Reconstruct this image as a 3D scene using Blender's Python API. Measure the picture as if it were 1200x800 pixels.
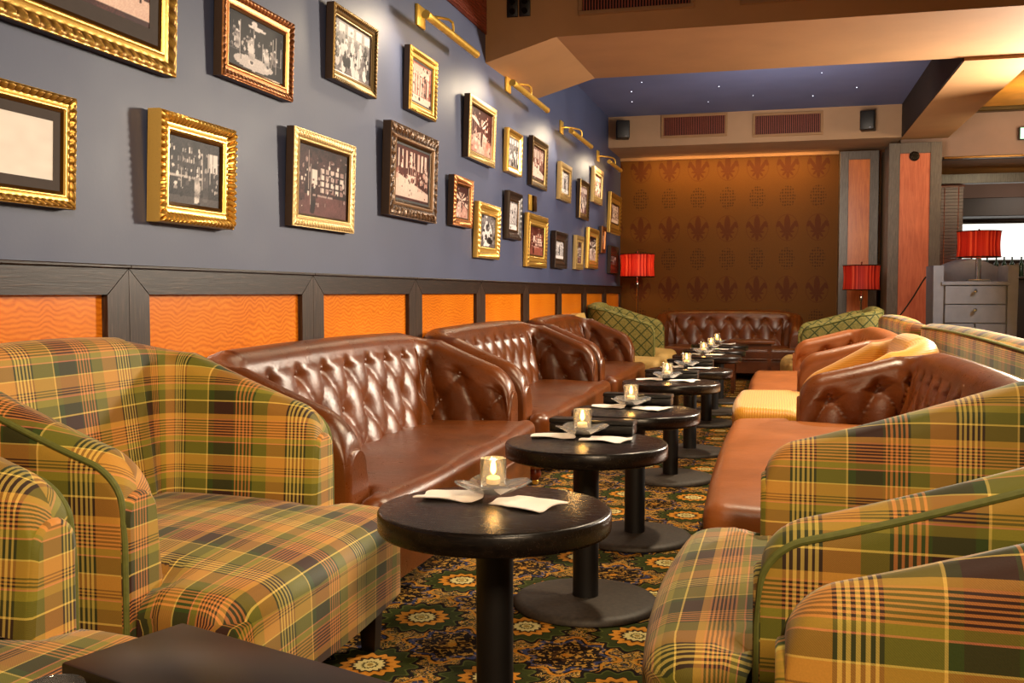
import bpy, bmesh, math, random
import numpy as np
from mathutils import Vector, Matrix, Euler
PI = math.pi
R = math.radians
for o in list(bpy.data.objects): bpy.data.objects.remove(o)
scn = bpy.context.scene
COL = scn.collection

# ------------------------------------------------------------------ camera, world, light, exposure
cam_d = bpy.data.cameras.new('camera'); cam = bpy.data.objects.new('camera', cam_d); COL.objects.link(cam)
cam_d.sensor_width = 36; cam_d.sensor_fit = 'HORIZONTAL'; cam_d.lens = 36 * 1167 / 1200
cam_d.clip_start = 0.05; cam_d.clip_end = 100
cam.location = (0, 0, 1.14)
cam.rotation_euler = (R(90 - 2.796), 0, R(14.814))
scn.camera = cam
scn.view_settings.view_transform = 'Standard'
try: scn.view_settings.look = 'None'
except Exception: pass
scn.view_settings.exposure = 0.55
scn.view_settings.gamma = 1.0
scn.view_settings.use_curve_mapping = False
world = bpy.data.worlds.new('world'); scn.world = world; world.use_nodes = True
wb = world.node_tree.nodes['Background']; wb.inputs[0].default_value = (1.0, 0.80, 0.58, 1); wb.inputs[1].default_value = 0.11

def aim(o, target):
    o.rotation_euler = (Vector(target) - o.location).to_track_quat('-Z', 'Y').to_euler()
def area(name, loc, target, power, size, color=(1, .8, .58), sy=None, spread=180):
    d = bpy.data.lights.new(name, 'AREA'); d.energy = power; d.color = color; d.size = size
    d.spread = R(spread)
    if sy: d.shape = 'RECTANGLE'; d.size_y = sy
    o = bpy.data.objects.new(name, d); COL.objects.link(o); o.location = loc; aim(o, target); return o
def spot(name, loc, target, power, ang=90, blend=.6, size=.06, color=(1, .8, .58)):
    d = bpy.data.lights.new(name, 'SPOT'); d.energy = power; d.color = color; d.spot_size = R(ang)
    d.spot_blend = blend; d.shadow_soft_size = size
    o = bpy.data.objects.new(name, d); COL.objects.link(o); o.location = loc; aim(o, target); return o
def point(name, loc, power, size=.03, color=(1, .7, .35), parent=None):
    d = bpy.data.lights.new(name, 'POINT'); d.energy = power; d.color = color; d.shadow_soft_size = size
    o = bpy.data.objects.new(name, d); COL.objects.link(o); o.location = loc
    if parent: o.parent = parent
    return o
area('bar_side_light', (3.0, 9.6, 2.6), (-1.9, 3.6, 1.3), 300, .7, (1, .86, .68))
area('near_fill', (1.3, -.9, 2.9), (-1.8, 3.2, 1.1), 31, .8, (1, .72, .44), None, 80)  # added fill from behind the camera, no known lamp there
for _x, _y, _p in ((.0, 1.6, 62), (.45, 4.7, 250), (.3, 8.0, 150)):
    spot('aisle_downlight', (_x, _y + .4, 3.0), (_x - .5, _y, 0), _p, 105, .7, .06, (1, .80, .54))
spot('alcove_top_fill', (-.2, 11.4, 3.38), (-.5, 11.6, 0), 60, 120, .8, .08, (1, .75, .45))  # unseen spot added over the alcove; the blue recess has no downlight
area('alcove_fill', (.4, 9.2, 2.2), (-.2, 13.4, 2.9), 24, .8, (1, .86, .70), None, 110)
spot('banquette_downlight', (2.4, 6.6, 3.0), (.8, 6.2, .6), 230, 80, .6, .08, (1, .86, .66))
area('wallpaper_cove_light', (-.6, 13.80, 2.98), (-.6, 14.16, 2.3), 12, 2.4, (1, .55, .16), .06)
spot('cabinet_light', (2.3, 8.6, 3.2), (1.9, 11.5, 1.0), 170, 70, .7, .1, (1, .92, .84))
area('coffer_fill', (3.0, 11.6, 2.75), (3.0, 12.6, 3.5), 26, .5, (1, .8, .5))  # unseen light added to brighten the gold coffer
area('back_room_light', (3.6, 15.6, 2.7), (3.4, 16.4, 1.0), 12, .6, (1, .85, .7))

# ------------------------------------------------------------------ helpers
def new_obj(name, data, parent=None):
    o = bpy.data.objects.new(name, data); COL.objects.link(o)
    if parent: o.parent = parent
    return o
def tag(o, label=None, cat=None, group=None, kind=None):
    if label: o['label'] = label
    if cat: o['category'] = cat
    if group: o['group'] = group
    if kind: o['kind'] = kind
    return o
def thing(name, label, cat, loc=(0, 0, 0), rz=0, group=None):
    o = new_obj(name, None); o.location = loc; o.rotation_euler = (0, 0, rz); o.empty_display_size = .1
    return tag(o, label, cat, group)
def dup(o, label=None, loc=None, rz=None):
    def rec(s, p):
        c = s.copy(); COL.objects.link(c)
        if p: c.parent = p
        for ch in list(s.children): rec(ch, c)
        return c
    r = rec(o, None)
    if label: r['label'] = label
    if loc is not None: r.location = loc
    if rz is not None: r.rotation_euler = (0, 0, rz)
    return r

class G:
    """collects geometry for one mesh object"""
    def __init__(s): s.v = []; s.f = []; s.uv = {}; s.mi = []
    def add(s, verts, faces, uvs=None, mi=0):
        b = len(s.v)
        s.v += [tuple(map(float, p)) for p in verts]
        for f in faces: s.f.append([i + b for i in f]); s.mi.append(mi)
        if uvs is not None:
            for i, t in enumerate(uvs): s.uv[b + i] = t
        return s
    def grid(s, P, UV=None, close_u=False, close_v=False, flip=False):
        n, m = len(P), len(P[0]); vs = [p for row in P for p in row]
        uv = [t for row in UV for t in row] if UV is not None else None
        fs = []
        for i in range(n if close_u else n - 1):
            for j in range(m if close_v else m - 1):
                a, b = i * m + j, i * m + (j + 1) % m
                c, d = ((i + 1) % n) * m + (j + 1) % m, ((i + 1) % n) * m + j
                fs.append([a, d, c, b] if flip else [a, b, c, d])
        return s.add(vs, fs, uv)
    def box(s, x0, x1, y0, y1, z0, z1, bev=0.0, seg=1, mi=0, M=None):
        bm = bmesh.new(); bmesh.ops.create_cube(bm, size=1)
        for v in bm.verts:
            v.co = Vector((x0 + (v.co.x + .5) * (x1 - x0), y0 + (v.co.y + .5) * (y1 - y0), z0 + (v.co.z + .5) * (z1 - z0)))
        if bev > 0: bmesh.ops.bevel(bm, geom=list(bm.edges), offset=bev, segments=seg, affect='EDGES', profile=.5)
        bm.verts.index_update()
        vs = [(M @ v.co if M else v.co) for v in bm.verts]
        s.add(vs, [[v.index for v in f.verts] for f in bm.faces], None, mi); bm.free(); return s
    def lathe(s, prof, n=32, c=(0, 0, 0), axis='z', uvs=False):
        P = []
        for k in range(n):
            a = 2 * PI * k / n; ca, sa = math.cos(a), math.sin(a); row = []
            for r, z in prof:
                if axis == 'z': row.append((c[0] + r * ca, c[1] + r * sa, c[2] + z))
                elif axis == 'x': row.append((c[0] + z, c[1] + r * ca, c[2] + r * sa))
                else: row.append((c[0] + r * sa, c[1] + z, c[2] + r * ca))
            P.append(row)
        UV = [[(k / n * 2, z) for r, z in prof] for k in range(n)]
        return s.grid(P, UV, close_u=True, flip=True)
    def tube(s, pts, r, n=8, cap=True, closed=False):
        pts = [Vector(p) for p in pts]; m = len(pts); rings = []; up = None
        for i, p in enumerate(pts):
            if closed: t = (pts[(i + 1) % m] - pts[i - 1]).normalized()
            else: t = (pts[min(i + 1, m - 1)] - pts[max(i - 1, 0)]).normalized()
            if up is None:
                up = Vector((0, 0, 1)) if abs(t.z) < .9 else Vector((1, 0, 0))
            a = t.cross(up)
            if a.length < 1e-5: a = t.cross(Vector((.3, 1, .2)))
            a.normalize(); b = a.cross(t).normalized(); up = b
            rr = r[i] if isinstance(r, (list, tuple)) else r
            rings.append([p + (a * math.cos(2 * PI * k / n) + b * math.sin(2 * PI * k / n)) * rr for k in range(n)])
        base = len(s.v)
        s.grid(rings, None, close_u=closed, close_v=True)
        if cap and not closed:
            s.f.append([base + k for k in range(n)][::-1]); s.mi.append(0)
            s.f.append([base + (m - 1) * n + k for k in range(n)]); s.mi.append(0)
        return s
    def build(s, name, mats, parent=None, smooth=True, angle=40, recalc=True):
        me = bpy.data.meshes.new(name); me.from_pydata(s.v, [], s.f)
        if not isinstance(mats, (list, tuple)): mats = [mats]
        for m in mats: me.materials.append(m)
        if len(mats) > 1: me.polygons.foreach_set('material_index', s.mi)
        if s.uv:
            L = me.uv_layers.new(name='UVMap'); vi = np.zeros(len(me.loops), dtype=np.int32)
            me.loops.foreach_get('vertex_index', vi)
            T = np.zeros((len(s.v), 2))
            for k, t in s.uv.items(): T[k] = t
            L.data.foreach_set('uv', T[vi].astype(np.float32).ravel())
        if recalc:
            bm = bmesh.new(); bm.from_mesh(me); bmesh.ops.recalc_face_normals(bm, faces=bm.faces); bm.to_mesh(me); bm.free()
        if smooth:
            me.polygons.foreach_set('use_smooth', [True] * len(me.polygons))
            if angle < 180: me.set_sharp_from_angle(angle=R(angle))
        me.update()
        return new_obj(name, me, parent)

def rgb(r, g, b):
    f = lambda c: (c / 255 / 12.92) if c / 255 <= .04045 else ((c / 255 + .055) / 1.055) ** 2.4
    return (f(r), f(g), f(b), 1)

class NT:
    """small node-graph writer"""
    def __init__(s, name):
        s.m = bpy.data.materials.new(name); s.m.use_nodes = True; s.t = s.m.node_tree
        s.b = s.t.nodes['Principled BSDF']; s.tc = None
    def n(s, typ, **k):
        x = s.t.nodes.new(typ)
        for a, v in k.items(): setattr(x, a, v)
        return x
    def L(s, a, b): s.t.links.new(a, b)
    def put(s, sock, v):
        if isinstance(v, bpy.types.NodeSocket): s.L(v, sock)
        else: sock.default_value = v
    def coord(s, which='Object'):
        if s.tc is None: s.tc = s.n('ShaderNodeTexCoord')
        return s.tc.outputs[which]
    def M(s, op, a, b=0.0, c=0.0):
        x = s.n('ShaderNodeMath', operation=op)
        s.put(x.inputs[0], a); s.put(x.inputs[1], b); s.put(x.inputs[2], c); return x.outputs[0]
    def sep(s, v):
        x = s.n('ShaderNodeSeparateXYZ'); s.L(v, x.inputs[0]); return x.outputs
    def com(s, a, b, c=0.0):
        x = s.n('ShaderNodeCombineXYZ'); s.put(x.inputs[0], a); s.put(x.inputs[1], b); s.put(x.inputs[2], c); return x.outputs[0]
    def noise(s, v, scale, detail=3, rough=.55, dist=0.0, out='Fac'):
        x = s.n('ShaderNodeTexNoise'); s.L(v, x.inputs['Vector']); x.inputs['Scale'].default_value = scale
        x.inputs['Detail'].default_value = detail; x.inputs['Roughness'].default_value = rough
        x.inputs['Distortion'].default_value = dist; return x.outputs[out]
    def voro(s, v, scale, feature='F1', out='Distance', rnd=1.0):
        x = s.n('ShaderNodeTexVoronoi', feature=feature); s.L(v, x.inputs['Vector']); x.inputs['Scale'].default_value = scale
        x.inputs['Randomness'].default_value = rnd; return x.outputs[out]
    def scale(s, v, sx, sy, sz):
        x = s.n('ShaderNodeMapping'); s.L(v, x.inputs[0]); x.inputs['Scale'].default_value = (sx, sy, sz); return x.outputs[0]
    def ramp(s, fac, stops, interp='LINEAR'):
        x = s.n('ShaderNodeValToRGB'); s.put(x.inputs[0], fac); cr = x.color_ramp; cr.interpolation = interp
        while len(cr.elements) < len(stops): cr.elements.new(.5)
        for e, (p, c) in zip(cr.elements, stops): e.position = p
        for e, (p, c) in zip(cr.elements, stops): e.position = p; e.color = c
        return x.outputs[0]
    def mix(s, f, a, b, bt='MIX'):
        x = s.n('ShaderNodeMix', data_type='RGBA', blend_type=bt)
        s.put(x.inputs[0], f); s.put(x.inputs[6], a); s.put(x.inputs[7], b); return x.outputs[2]
    def bump(s, h, strength=.3, dist=.01):
        x = s.n('ShaderNodeBump'); s.put(x.inputs['Height'], h); x.inputs['Strength'].default_value = strength
        x.inputs['Distance'].default_value = dist; s.L(x.outputs[0], s.b.inputs['Normal'])
    def set(s, color=None, rough=None, metal=None, **k):
        if color is not None: s.put(s.b.inputs['Base Color'], color)
        if rough is not None: s.put(s.b.inputs['Roughness'], rough)
        if metal is not None: s.put(s.b.inputs['Metallic'], metal)
        for a, v in k.items(): s.put(s.b.inputs[a.replace('_', ' ')], v)
        return s.m

MT = {}
def simple(name, c, rough=.5, metal=0, var=.12, sc=12, bump=0.0, **k):
    t = NT(name); n = t.noise(t.coord(), sc, 4)
    lo = tuple(x * (1 - var) for x in c[:3]) + (1,); hi = tuple(min(1, x * (1 + var)) for x in c[:3]) + (1,)
    t.set(t.ramp(n, [(.3, lo), (.7, hi)]), rough, metal, **k)
    if bump: t.bump(n, bump, .01)
    MT[name] = t.m; return t.m

# plaid cloth -------------------------------------------------------
TAN, OLV, GRN, BRN = rgb(202, 146, 58), rgb(140, 132, 40), rgb(54, 70, 20), rgb(54, 26, 13)
ORG, YEL, PNK, DRK = rgb(224, 144, 74), rgb(236, 206, 104), rgb(226, 140, 96), rgb(56, 44, 24)
def plaid(name, gain=1.0, sat=1.0):
    t = NT(name); uv = t.sep(t.coord('UV'))
    def stripes(sp):
        out = []; p = 0
        for w, c in sp: out.append((p, tuple(x * gain for x in c[:3]) + (1,))); p += w
        k = 1 / p; return [(a * k, c) for a, c in out]
    alt = lambda n, w, a, b: [(w, a if i % 2 == 0 else b) for i in range(n)]
    weft = [(.09, TAN), (.012, YEL), (.12, GRN), (.012, PNK), (.05, OLV)] + alt(13, .014, ORG, BRN) + \
           [(.05, TAN), (.13, BRN), (.012, YEL), (.10, GRN), (.06, OLV), (.012, PNK)] + alt(7, .012, TAN, BRN)
    warp = [(.13, TAN)] + alt(11, .013, DRK, YEL) + [(.16, OLV), (.010, YEL), (.04, GRN), (.14, BRN)] + alt(11, .013, GRN, ORG) + [(.10, OLV)]
    f1 = t.M('FRACT', t.M('MULTIPLY', uv[0], 1 / .43)); f2 = t.M('FRACT', t.M('MULTIPLY', uv[1], 1 / .29))
    a = t.ramp(f1, stripes(warp), 'CONSTANT'); b = t.ramp(f2, stripes(weft), 'CONSTANT')
    w = t.M('FRACT', t.M('MULTIPLY', t.M('ADD', uv[0], uv[1]), 260.0)); w = t.M('ADD', t.M('MULTIPLY', t.M('GREATER_THAN', w, .5), .16), .44)
    c = t.mix(w, a, b); n = t.noise(t.coord('UV'), 300, 2)
    c = t.mix(.25, c, t.mix(1.0, c, t.ramp(n, [(.3, (.6, .6, .6, 1)), (.7, (1, 1, 1, 1))]), 'MULTIPLY'))
    t.set(c, .62, Sheen_Weight=.15, Specular_IOR_Level=.3); t.bump(n, .12, .002)
    MT[name] = t.m
plaid('plaid')
plaid('plaid_pale', 1.25)

def leather(name, c, rough=.34, var=.35):
    t = NT(name); o = t.coord(); n = t.noise(o, 5, 5, .6); f = t.voro(o, 220, 'F1')
    lo = tuple(x * (1 - var) for x in c[:3]) + (1,); hi = tuple(min(1, x * (1 + var)) for x in c[:3]) + (1,)
    cr = t.noise(t.scale(o, 1, 3, 3), 14, 6, .7, 1.5)
    t.set(t.ramp(n, [(.28, lo), (.72, hi)]), t.M('ADD', t.M('MULTIPLY', cr, .25), rough - .1), Specular_IOR_Level=.55)
    t.bump(t.M('ADD', t.M('MULTIPLY', cr, .8), t.M('MULTIPLY', f, .15)), .25, .006)
    MT[name] = t.m
leather('leather', rgb(100, 50, 14), .28)
leather('leather_lit_tan', rgb(158, 90, 40), .36, .15)  # brown leather lightened to tan, bright light put into its colour
leather('leather_dark', rgb(62, 28, 16), .4)

def gold_cloth():
    t = NT('gold_cloth'); uv = t.sep(t.coord('UV'))
    w = t.M('SINE', t.M('ADD', t.M('MULTIPLY', uv[1], 420.), t.M('MULTIPLY', t.noise(t.coord(), 9, 2), 6)))
    c = t.ramp(w, [(.2, rgb(204, 136, 24)), (.8, rgb(218, 156, 40))]); t.set(c, .5, Sheen_Weight=.2); t.bump(w, .2, .002)
    MT['gold_cloth'] = t.m
gold_cloth()
def trellis():
    t = NT('trellis_cloth'); uv = t.sep(t.coord('UV'))
    a = t.M('ABSOLUTE', t.M('SINE', t.M('MULTIPLY', t.M('ADD', uv[0], uv[1]), 24.)))
    b = t.M('ABSOLUTE', t.M('SINE', t.M('MULTIPLY', t.M('SUBTRACT', uv[0], uv[1]), 24.)))
    l = t.M('LESS_THAN', t.M('MINIMUM', a, b), .2)
    n = t.noise(t.coord(), 60, 3)
    c = t.mix(l, t.ramp(n, [(.3, rgb(120, 116, 52)), (.7, rgb(160, 148, 78))]), rgb(58, 72, 26)); t.set(c, .7)
    MT['trellis_cloth'] = t.m
trellis()
simple('tan_cloth', rgb(206, 170, 98), .7, 0, .1, 40)
simple('olive_piping', rgb(96, 100, 40), .7, 0, .15, 60)
simple('dark_leg', rgb(26, 18, 14), .35, 0, .3, 10)
simple('foot_wood', rgb(120, 48, 22), .3, 0, .25, 20)
simple('brass', rgb(246, 200, 90), .32, .65, .1, 20)
simple('chrome', rgb(190, 185, 178), .18, 1, .05, 20)
simple('black_plastic', rgb(17, 15, 15), .45, 0, .15, 20)
simple('black_lacquer', rgb(22, 19, 17), .3, 0, .3, 14)
simple('white_paper', rgb(248, 240, 232), .8, 0, .02, 20)
simple('wax', rgb(240, 225, 190), .5, 0, .04, 20)
simple('grey_paint', rgb(122, 128, 146), .5, 0, .1, 9)
simple('mat_board', rgb(70, 62, 60), .8, 0, .06, 30)
simple('liner_black', rgb(22, 18, 16), .5, 0, .1, 30)
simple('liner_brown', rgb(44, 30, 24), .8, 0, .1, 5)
simple('red_slats', rgb(92, 28, 16), .35, 0, .2, 10)
simple('vent_paint', rgb(150, 112, 74), .6, 0, .06, 10)
simple('vent_slat', rgb(150, 70, 46), .5, 0, .1, 10)
simple('vent_dark', rgb(16, 8, 8), .9, 0, .1, 10)
simple('brown_plaster', rgb(168, 134, 104), .8, 0, .07, 3, .05)
simple('tan_plaster', rgb(176, 132, 88), .75, 0, .07, 2.2, .05)
simple('mauve_plaster', rgb(138, 112, 100), .8, 0, .07, 3, .05)
simple('gold_plaster', rgb(196, 132, 42), .6, 0, .15, 4, .05)
simple('ceiling_blue', rgb(100, 110, 156), .75, 0, .06, 2)
simple('ceiling_dark', rgb(96, 72, 52), .85, 0, .06, 2)
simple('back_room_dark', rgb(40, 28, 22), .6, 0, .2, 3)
simple('bottle_green', rgb(24, 40, 24), .15, 0, .2, 10)
simple('cord_black', rgb(30, 20, 16), .5, 0, .1, 10)

def wall_blue():
    t = NT('wall_blue'); o = t.coord('Object'); n = t.noise(o, 1.6, 5, .6); f = t.noise(o, 60, 3)
    c = t.ramp(n, [(.25, rgb(62, 72, 104)), (.75, rgb(74, 83, 117))])
    t.set(c, t.M('ADD', t.M('MULTIPLY', n, .2), .42), Specular_IOR_Level=.5); t.bump(f, .06, .004); MT['wall_blue'] = t.m
wall_blue()
def dark_oak():
    t = NT('dark_oak'); o = t.coord('Object')
    n = t.noise(t.scale(o, 6, 1.2, 30), 6, 6, .65, .6)
    c = t.ramp(n, [(.3, rgb(20, 12, 8)), (.55, rgb(42, 28, 20)), (.78, rgb(92, 68, 52))]); t.set(c, .4, Specular_IOR_Level=.3); t.bump(n, .15, .004); MT['dark_oak'] = t.m
    t = NT('dark_oak_upright'); o = t.coord('Object')
    n = t.noise(t.scale(o, 20, 20, 1.2), 6, 6, .65, .6)
    c = t.ramp(n, [(.3, rgb(26, 17, 12)), (.55, rgb(56, 40, 31)), (.78, rgb(104, 84, 70))]); t.set(c, .38, Specular_IOR_Level=.35); t.bump(n, .15, .004); MT['dark_oak_upright'] = t.m
    t = NT('grey_oak'); o = t.coord('Object')
    n = t.noise(t.scale(o, 20, 20, 1.2), 6, 6, .65, .6)
    c = t.ramp(n, [(.3, rgb(70, 62, 56)), (.7, rgb(118, 108, 98))]); t.set(c, .36); t.bump(n, .12, .004); MT['grey_oak'] = t.m
    t = NT('table_wood'); o = t.coord('Object')
    n = t.noise(t.scale(o, 3, 40, 20), 5, 6, .65, .8)
    c = t.ramp(n, [(.3, rgb(10, 8, 7)), (.75, rgb(30, 23, 18))]); t.set(c, t.M('ADD', t.M('MULTIPLY', n, .12), .2), Specular_IOR_Level=.32); t.bump(n, .18, .003); MT['table_wood'] = t.m
    t = NT('table_base'); o = t.coord('Object'); n = t.noise(o, 60, 4)
    t.set(t.ramp(n, [(.3, rgb(40, 33, 26)), (.7, rgb(62, 52, 42))]), .6); t.bump(n, .2, .003); MT['table_base'] = t.m
    t = NT('brown_wood'); o = t.coord('Object'); n = t.noise(t.scale(o, 3, 30, 20), 4, 5, .6, .8)
    t.set(t.ramp(n, [(.3, rgb(70, 34, 16)), (.75, rgb(120, 64, 30))]), .3); MT['brown_wood'] = t.m
dark_oak()
def maple(name, lo, mid, hi, ax):
    t = NT(name); o = t.coord('Object'); s = t.sep(o); h, v = (s[1], s[2]) if ax == 'y' else (s[0], s[2])
    d = t.noise(o, 5, 3); d2 = t.noise(o, 2.0, 2)
    ph = t.M('ADD', t.M('MULTIPLY', v, 340.), t.M('ADD', t.M('MULTIPLY', d, 46.), t.M('MULTIPLY', t.M('SINE', t.M('ADD', t.M('MULTIPLY', h, 58.), t.M('MULTIPLY', d2, 14.))), 1.5)))
    w = t.M('MULTIPLY_ADD', t.M('SINE', ph), .5, .5)
    fi = t.noise(t.scale(o, 8, 8, 60), 2.5, 4, .7, 1.0); k = t.M('ADD', t.M('ADD', t.M('MULTIPLY', w, .26), t.M('MULTIPLY', d2, .4)), t.M('MULTIPLY', fi, .45))
    t.set(t.ramp(k, [(.15, lo), (.5, mid), (.9, hi)]), .25, Specular_IOR_Level=.4); MT[name] = t.m
maple('maple', rgb(170, 76, 6), rgb(226, 120, 14), rgb(246, 156, 40), 'y')
def cherry(name, lo, hi):
    t = NT(name); o = t.coord('Object'); n = t.noise(t.scale(o, 16, 16, 1.3), 3, 5, .6, .8); f = t.noise(t.scale(o, 1, 1, 1), 2.2, 3)
    t.set(t.ramp(t.M('ADD', t.M('MULTIPLY', n, .6), t.M('MULTIPLY', f, .4)), [(.3, lo), (.7, hi)]), .3); MT[name] = t.m
cherry('cherry', rgb(176, 84, 56), rgb(222, 130, 92))
cherry('cherry_orange', rgb(186, 88, 36), rgb(236, 140, 64))

def carpet():
    t = NT('carpet'); p = t.sep(t.coord('Object')); A, B = .38, .465
    o = t.coord('Object'); wob = t.noise(o, 14, 2, out='Color'); ws = t.sep(wob)
    px = t.M('ADD', t.M('ADD', p[0], 1.19), t.M('MULTIPLY', t.M('SUBTRACT', ws[0], .5), .02))
    py = t.M('ADD', t.M('SUBTRACT', p[1], 3.26), t.M('MULTIPLY', t.M('SUBTRACT', ws[1], .5), .02))
    def cell(off):
        x = t.M('MULTIPLY', t.M('SUBTRACT', t.M('FRACT', t.M('ADD', t.M('DIVIDE', px, A), .5 + off)), .5), A)
        y = t.M('MULTIPLY', t.M('SUBTRACT', t.M('FRACT', t.M('ADD', t.M('DIVIDE', py, B), .5 + off)), .5), B)
        r = t.M('SQRT', t.M('ADD', t.M('MULTIPLY', x, x), t.M('MULTIPLY', y, y))); th = t.M('ARCTAN2', y, x)
        return x, y, r, th
    x, y, r, th = cell(0.0)
    rp = t.M('DIVIDE', r, t.M('ADD', t.M('MULTIPLY', t.M('SINE', t.M('MULTIPLY', th, 14.)), .10), 1.0))
    CRE, GOL, DGR, BK, NAV = rgb(214, 196, 130), rgb(190, 122, 34), rgb(52, 58, 20), rgb(26, 16, 12), rgb(52, 58, 92)
    ros = t.ramp(t.M('DIVIDE', rp, .150), [(0, rgb(150, 120, 50)), (.07, CRE), (.12, rgb(90, 80, 40)), (.17, CRE), (.30, rgb(60, 40, 18)), (.39, GOL), (.45, rgb(206, 136, 44)), (.58, rgb(40, 30, 14)), (.62, DGR), (.86, rgb(80, 84, 34)), (.92, BK)], 'CONSTANT')
    inr = t.M('LESS_THAN', rp, .155)
    x2, y2, r2, th2 = cell(.5)
    rm = t.M('DIVIDE', r2, t.M('ADD', t.M('MULTIPLY', t.M('COSINE', t.M('MULTIPLY', th2, 8.)), .14), 1.0))
    med = t.ramp(t.M('DIVIDE', rm, .16), [(0, GOL), (.10, BK), (.2, rgb(72, 46, 20)), (.3, BK), (.62, rgb(36, 24, 14)), (.7, NAV), (.82, rgb(22, 14, 10)), (.88, GOL), (.97, BK)], 'CONSTANT')
    inm = t.M('LESS_THAN', rm, .155)
    sw = t.noise(o, 16, 2, .5, 1.6); ring = t.M('FRACT', t.M('MULTIPLY', sw, 9.))
    scroll = t.ramp(ring, [(0, BK), (.26, rgb(84, 84, 32)), (.46, rgb(30, 20, 12)), (.54, GOL), (.68, rgb(216, 186, 110)), (.78, BK), (.86, NAV), (.95, rgb(96, 70, 26))], 'CONSTANT')
    c = t.mix(inm, scroll, med); c = t.mix(inr, c, ros)
    leaf = t.M('MULTIPLY', t.M('GREATER_THAN', t.noise(o, 55, 2, .5, .8), .56), t.M('SUBTRACT', 1.0, inr))
    c = t.mix(t.M('MULTIPLY', leaf, .8), c, rgb(190, 142, 58))
    f = t.noise(o, 420, 2); t.set(t.mix(.35, c, t.mix(1.0, c, t.ramp(f, [(.3, (.35, .35, .35, 1)), (.7, (1.1, 1.1, 1.1, 1))]), 'MULTIPLY')), .9, Specular_IOR_Level=.1)
    t.bump(f, .4, .004); MT['carpet'] = t.m
carpet()
def wallpaper():
    t = NT('wallpaper'); o = t.coord('Object'); p = t.sep(o); A, B = .40, .84
    def cell(oy):
        x = t.M('MULTIPLY', t.M('SUBTRACT', t.M('FRACT', t.M('ADD', t.M('DIVIDE', t.M('ADD', p[0], .66), A), .5)), .5), A)
        y = t.M('MULTIPLY', t.M('SUBTRACT', t.M('FRACT', t.M('ADD', t.M('DIVIDE', t.M('SUBTRACT', p[2], oy), B), .5)), .5), B)
        return x, y
    def ell(x, y, cx, cy, rx, ry, a=0.0):
        c_, s_ = math.cos(a), math.sin(a); dx = t.M('SUBTRACT', x, cx); dy = t.M('SUBTRACT', y, cy)
        u = t.M('ADD', t.M('MULTIPLY', dx, c_), t.M('MULTIPLY', dy, s_)); v = t.M('SUBTRACT', t.M('MULTIPLY', dy, c_), t.M('MULTIPLY', dx, s_))
        u = t.M('DIVIDE', u, rx); v = t.M('DIVIDE', v, ry); return t.M('LESS_THAN', t.M('ADD', t.M('MULTIPLY', u, u), t.M('MULTIPLY', v, v)), 1.0)
    x, y = cell(2.03); ax = t.M('ABSOLUTE', x); m = ell(x, y, 0, .055, .040, .120)
    for e in ((.072, .012, .024, .078, -.55), (.112, .058, .026, .034, .3), (.128, .028, .02, .022, 0), (0, -.12, .022, .05, 0), (.042, -.098, .016, .045, .7), (.035, -.055, .062, .016, 0)):
        m = t.M('MAXIMUM', m, ell(ax, y, e[0], e[1], e[2], e[3], e[4]))
    halo = t.M('SUBTRACT', ell(x, y, 0, .0, .15, .185), ell(x, y, 0, .0, .138, .172))
    x2, y2 = cell(2.03 + .42); inp = ell(x2, y2, 0, 0, .105, .15)
    dots = t.M('MULTIPLY', inp, t.M('LESS_THAN', t.voro(t.com(t.M('ADD', p[0], .66), t.M('MULTIPLY', p[2], .8), 0.0), 30, rnd=.25), .34))
    n = t.noise(o, 2.2, 4); f = t.noise(t.scale(o, 1, 1, 3), 130, 3, .7)
    base = t.mix(f, rgb(72, 42, 8), rgb(132, 82, 20)); base = t.mix(t.M('MULTIPLY', n, .4), base, rgb(84, 54, 16))
    c = t.mix(t.M('MULTIPLY', t.M('MAXIMUM', m, t.M('MULTIPLY', halo, .5)), .62), base, rgb(76, 24, 8)); c = t.mix(t.M('MULTIPLY', dots, .6), c, rgb(38, 20, 8))
    t.set(c, .6, Specular_IOR_Level=.15); t.bump(f, .12, .003); MT['wallpaper'] = t.m
wallpaper()
def emit(name, c, strength):
    t = NT(name); t.set((0, 0, 0, 1), .5, Emission_Color=c, Emission_Strength=strength); MT[name] = t.m; return t.m
emit('flame', rgb(255, 176, 60), 26)
emit('tube_glow', rgb(255, 220, 150), 9)
emit('star_glow', rgb(235, 240, 255), 5)
emit('exit_glow', rgb(170, 225, 180), 1.6)
emit('daylight', rgb(255, 250, 240), 1.15)
emit('led', rgb(255, 255, 255), 1.5)
def glass(name, tr):
    t = NT(name); t.set((1, 1, 1, 1), .03, IOR=1.45, Transmission_Weight=tr, Specular_IOR_Level=.7); t.noise(t.coord(), 5); MT[name] = t.m
glass('glass', .90); glass('glass_clear', .955)
def shade():
    t = NT('lamp_shade'); uv = t.sep(t.coord('UV')); a = t.M('MULTIPLY', uv[0], 1.0)
    w = t.noise(t.com(t.M('MULTIPLY', a, 34.), 0.0, 0.0), 1.0, 3, .7)
    c = t.ramp(w, [(.35, rgb(110, 12, 8)), (.5, rgb(176, 34, 22)), (.65, rgb(226, 96, 64))])
    t.set(c, .6); tr = t.n('ShaderNodeBsdfTranslucent'); t.L(c, tr.inputs[0])
    mx = t.n('ShaderNodeMixShader'); mx.inputs[0].default_value = .5
    out = t.t.nodes['Material Output']; t.L(t.b.outputs[0], mx.inputs[1]); t.L(tr.outputs[0], mx.inputs[2]); t.L(mx.outputs[0], out.inputs[0])
    MT['lamp_shade'] = t.m
shade()
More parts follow.
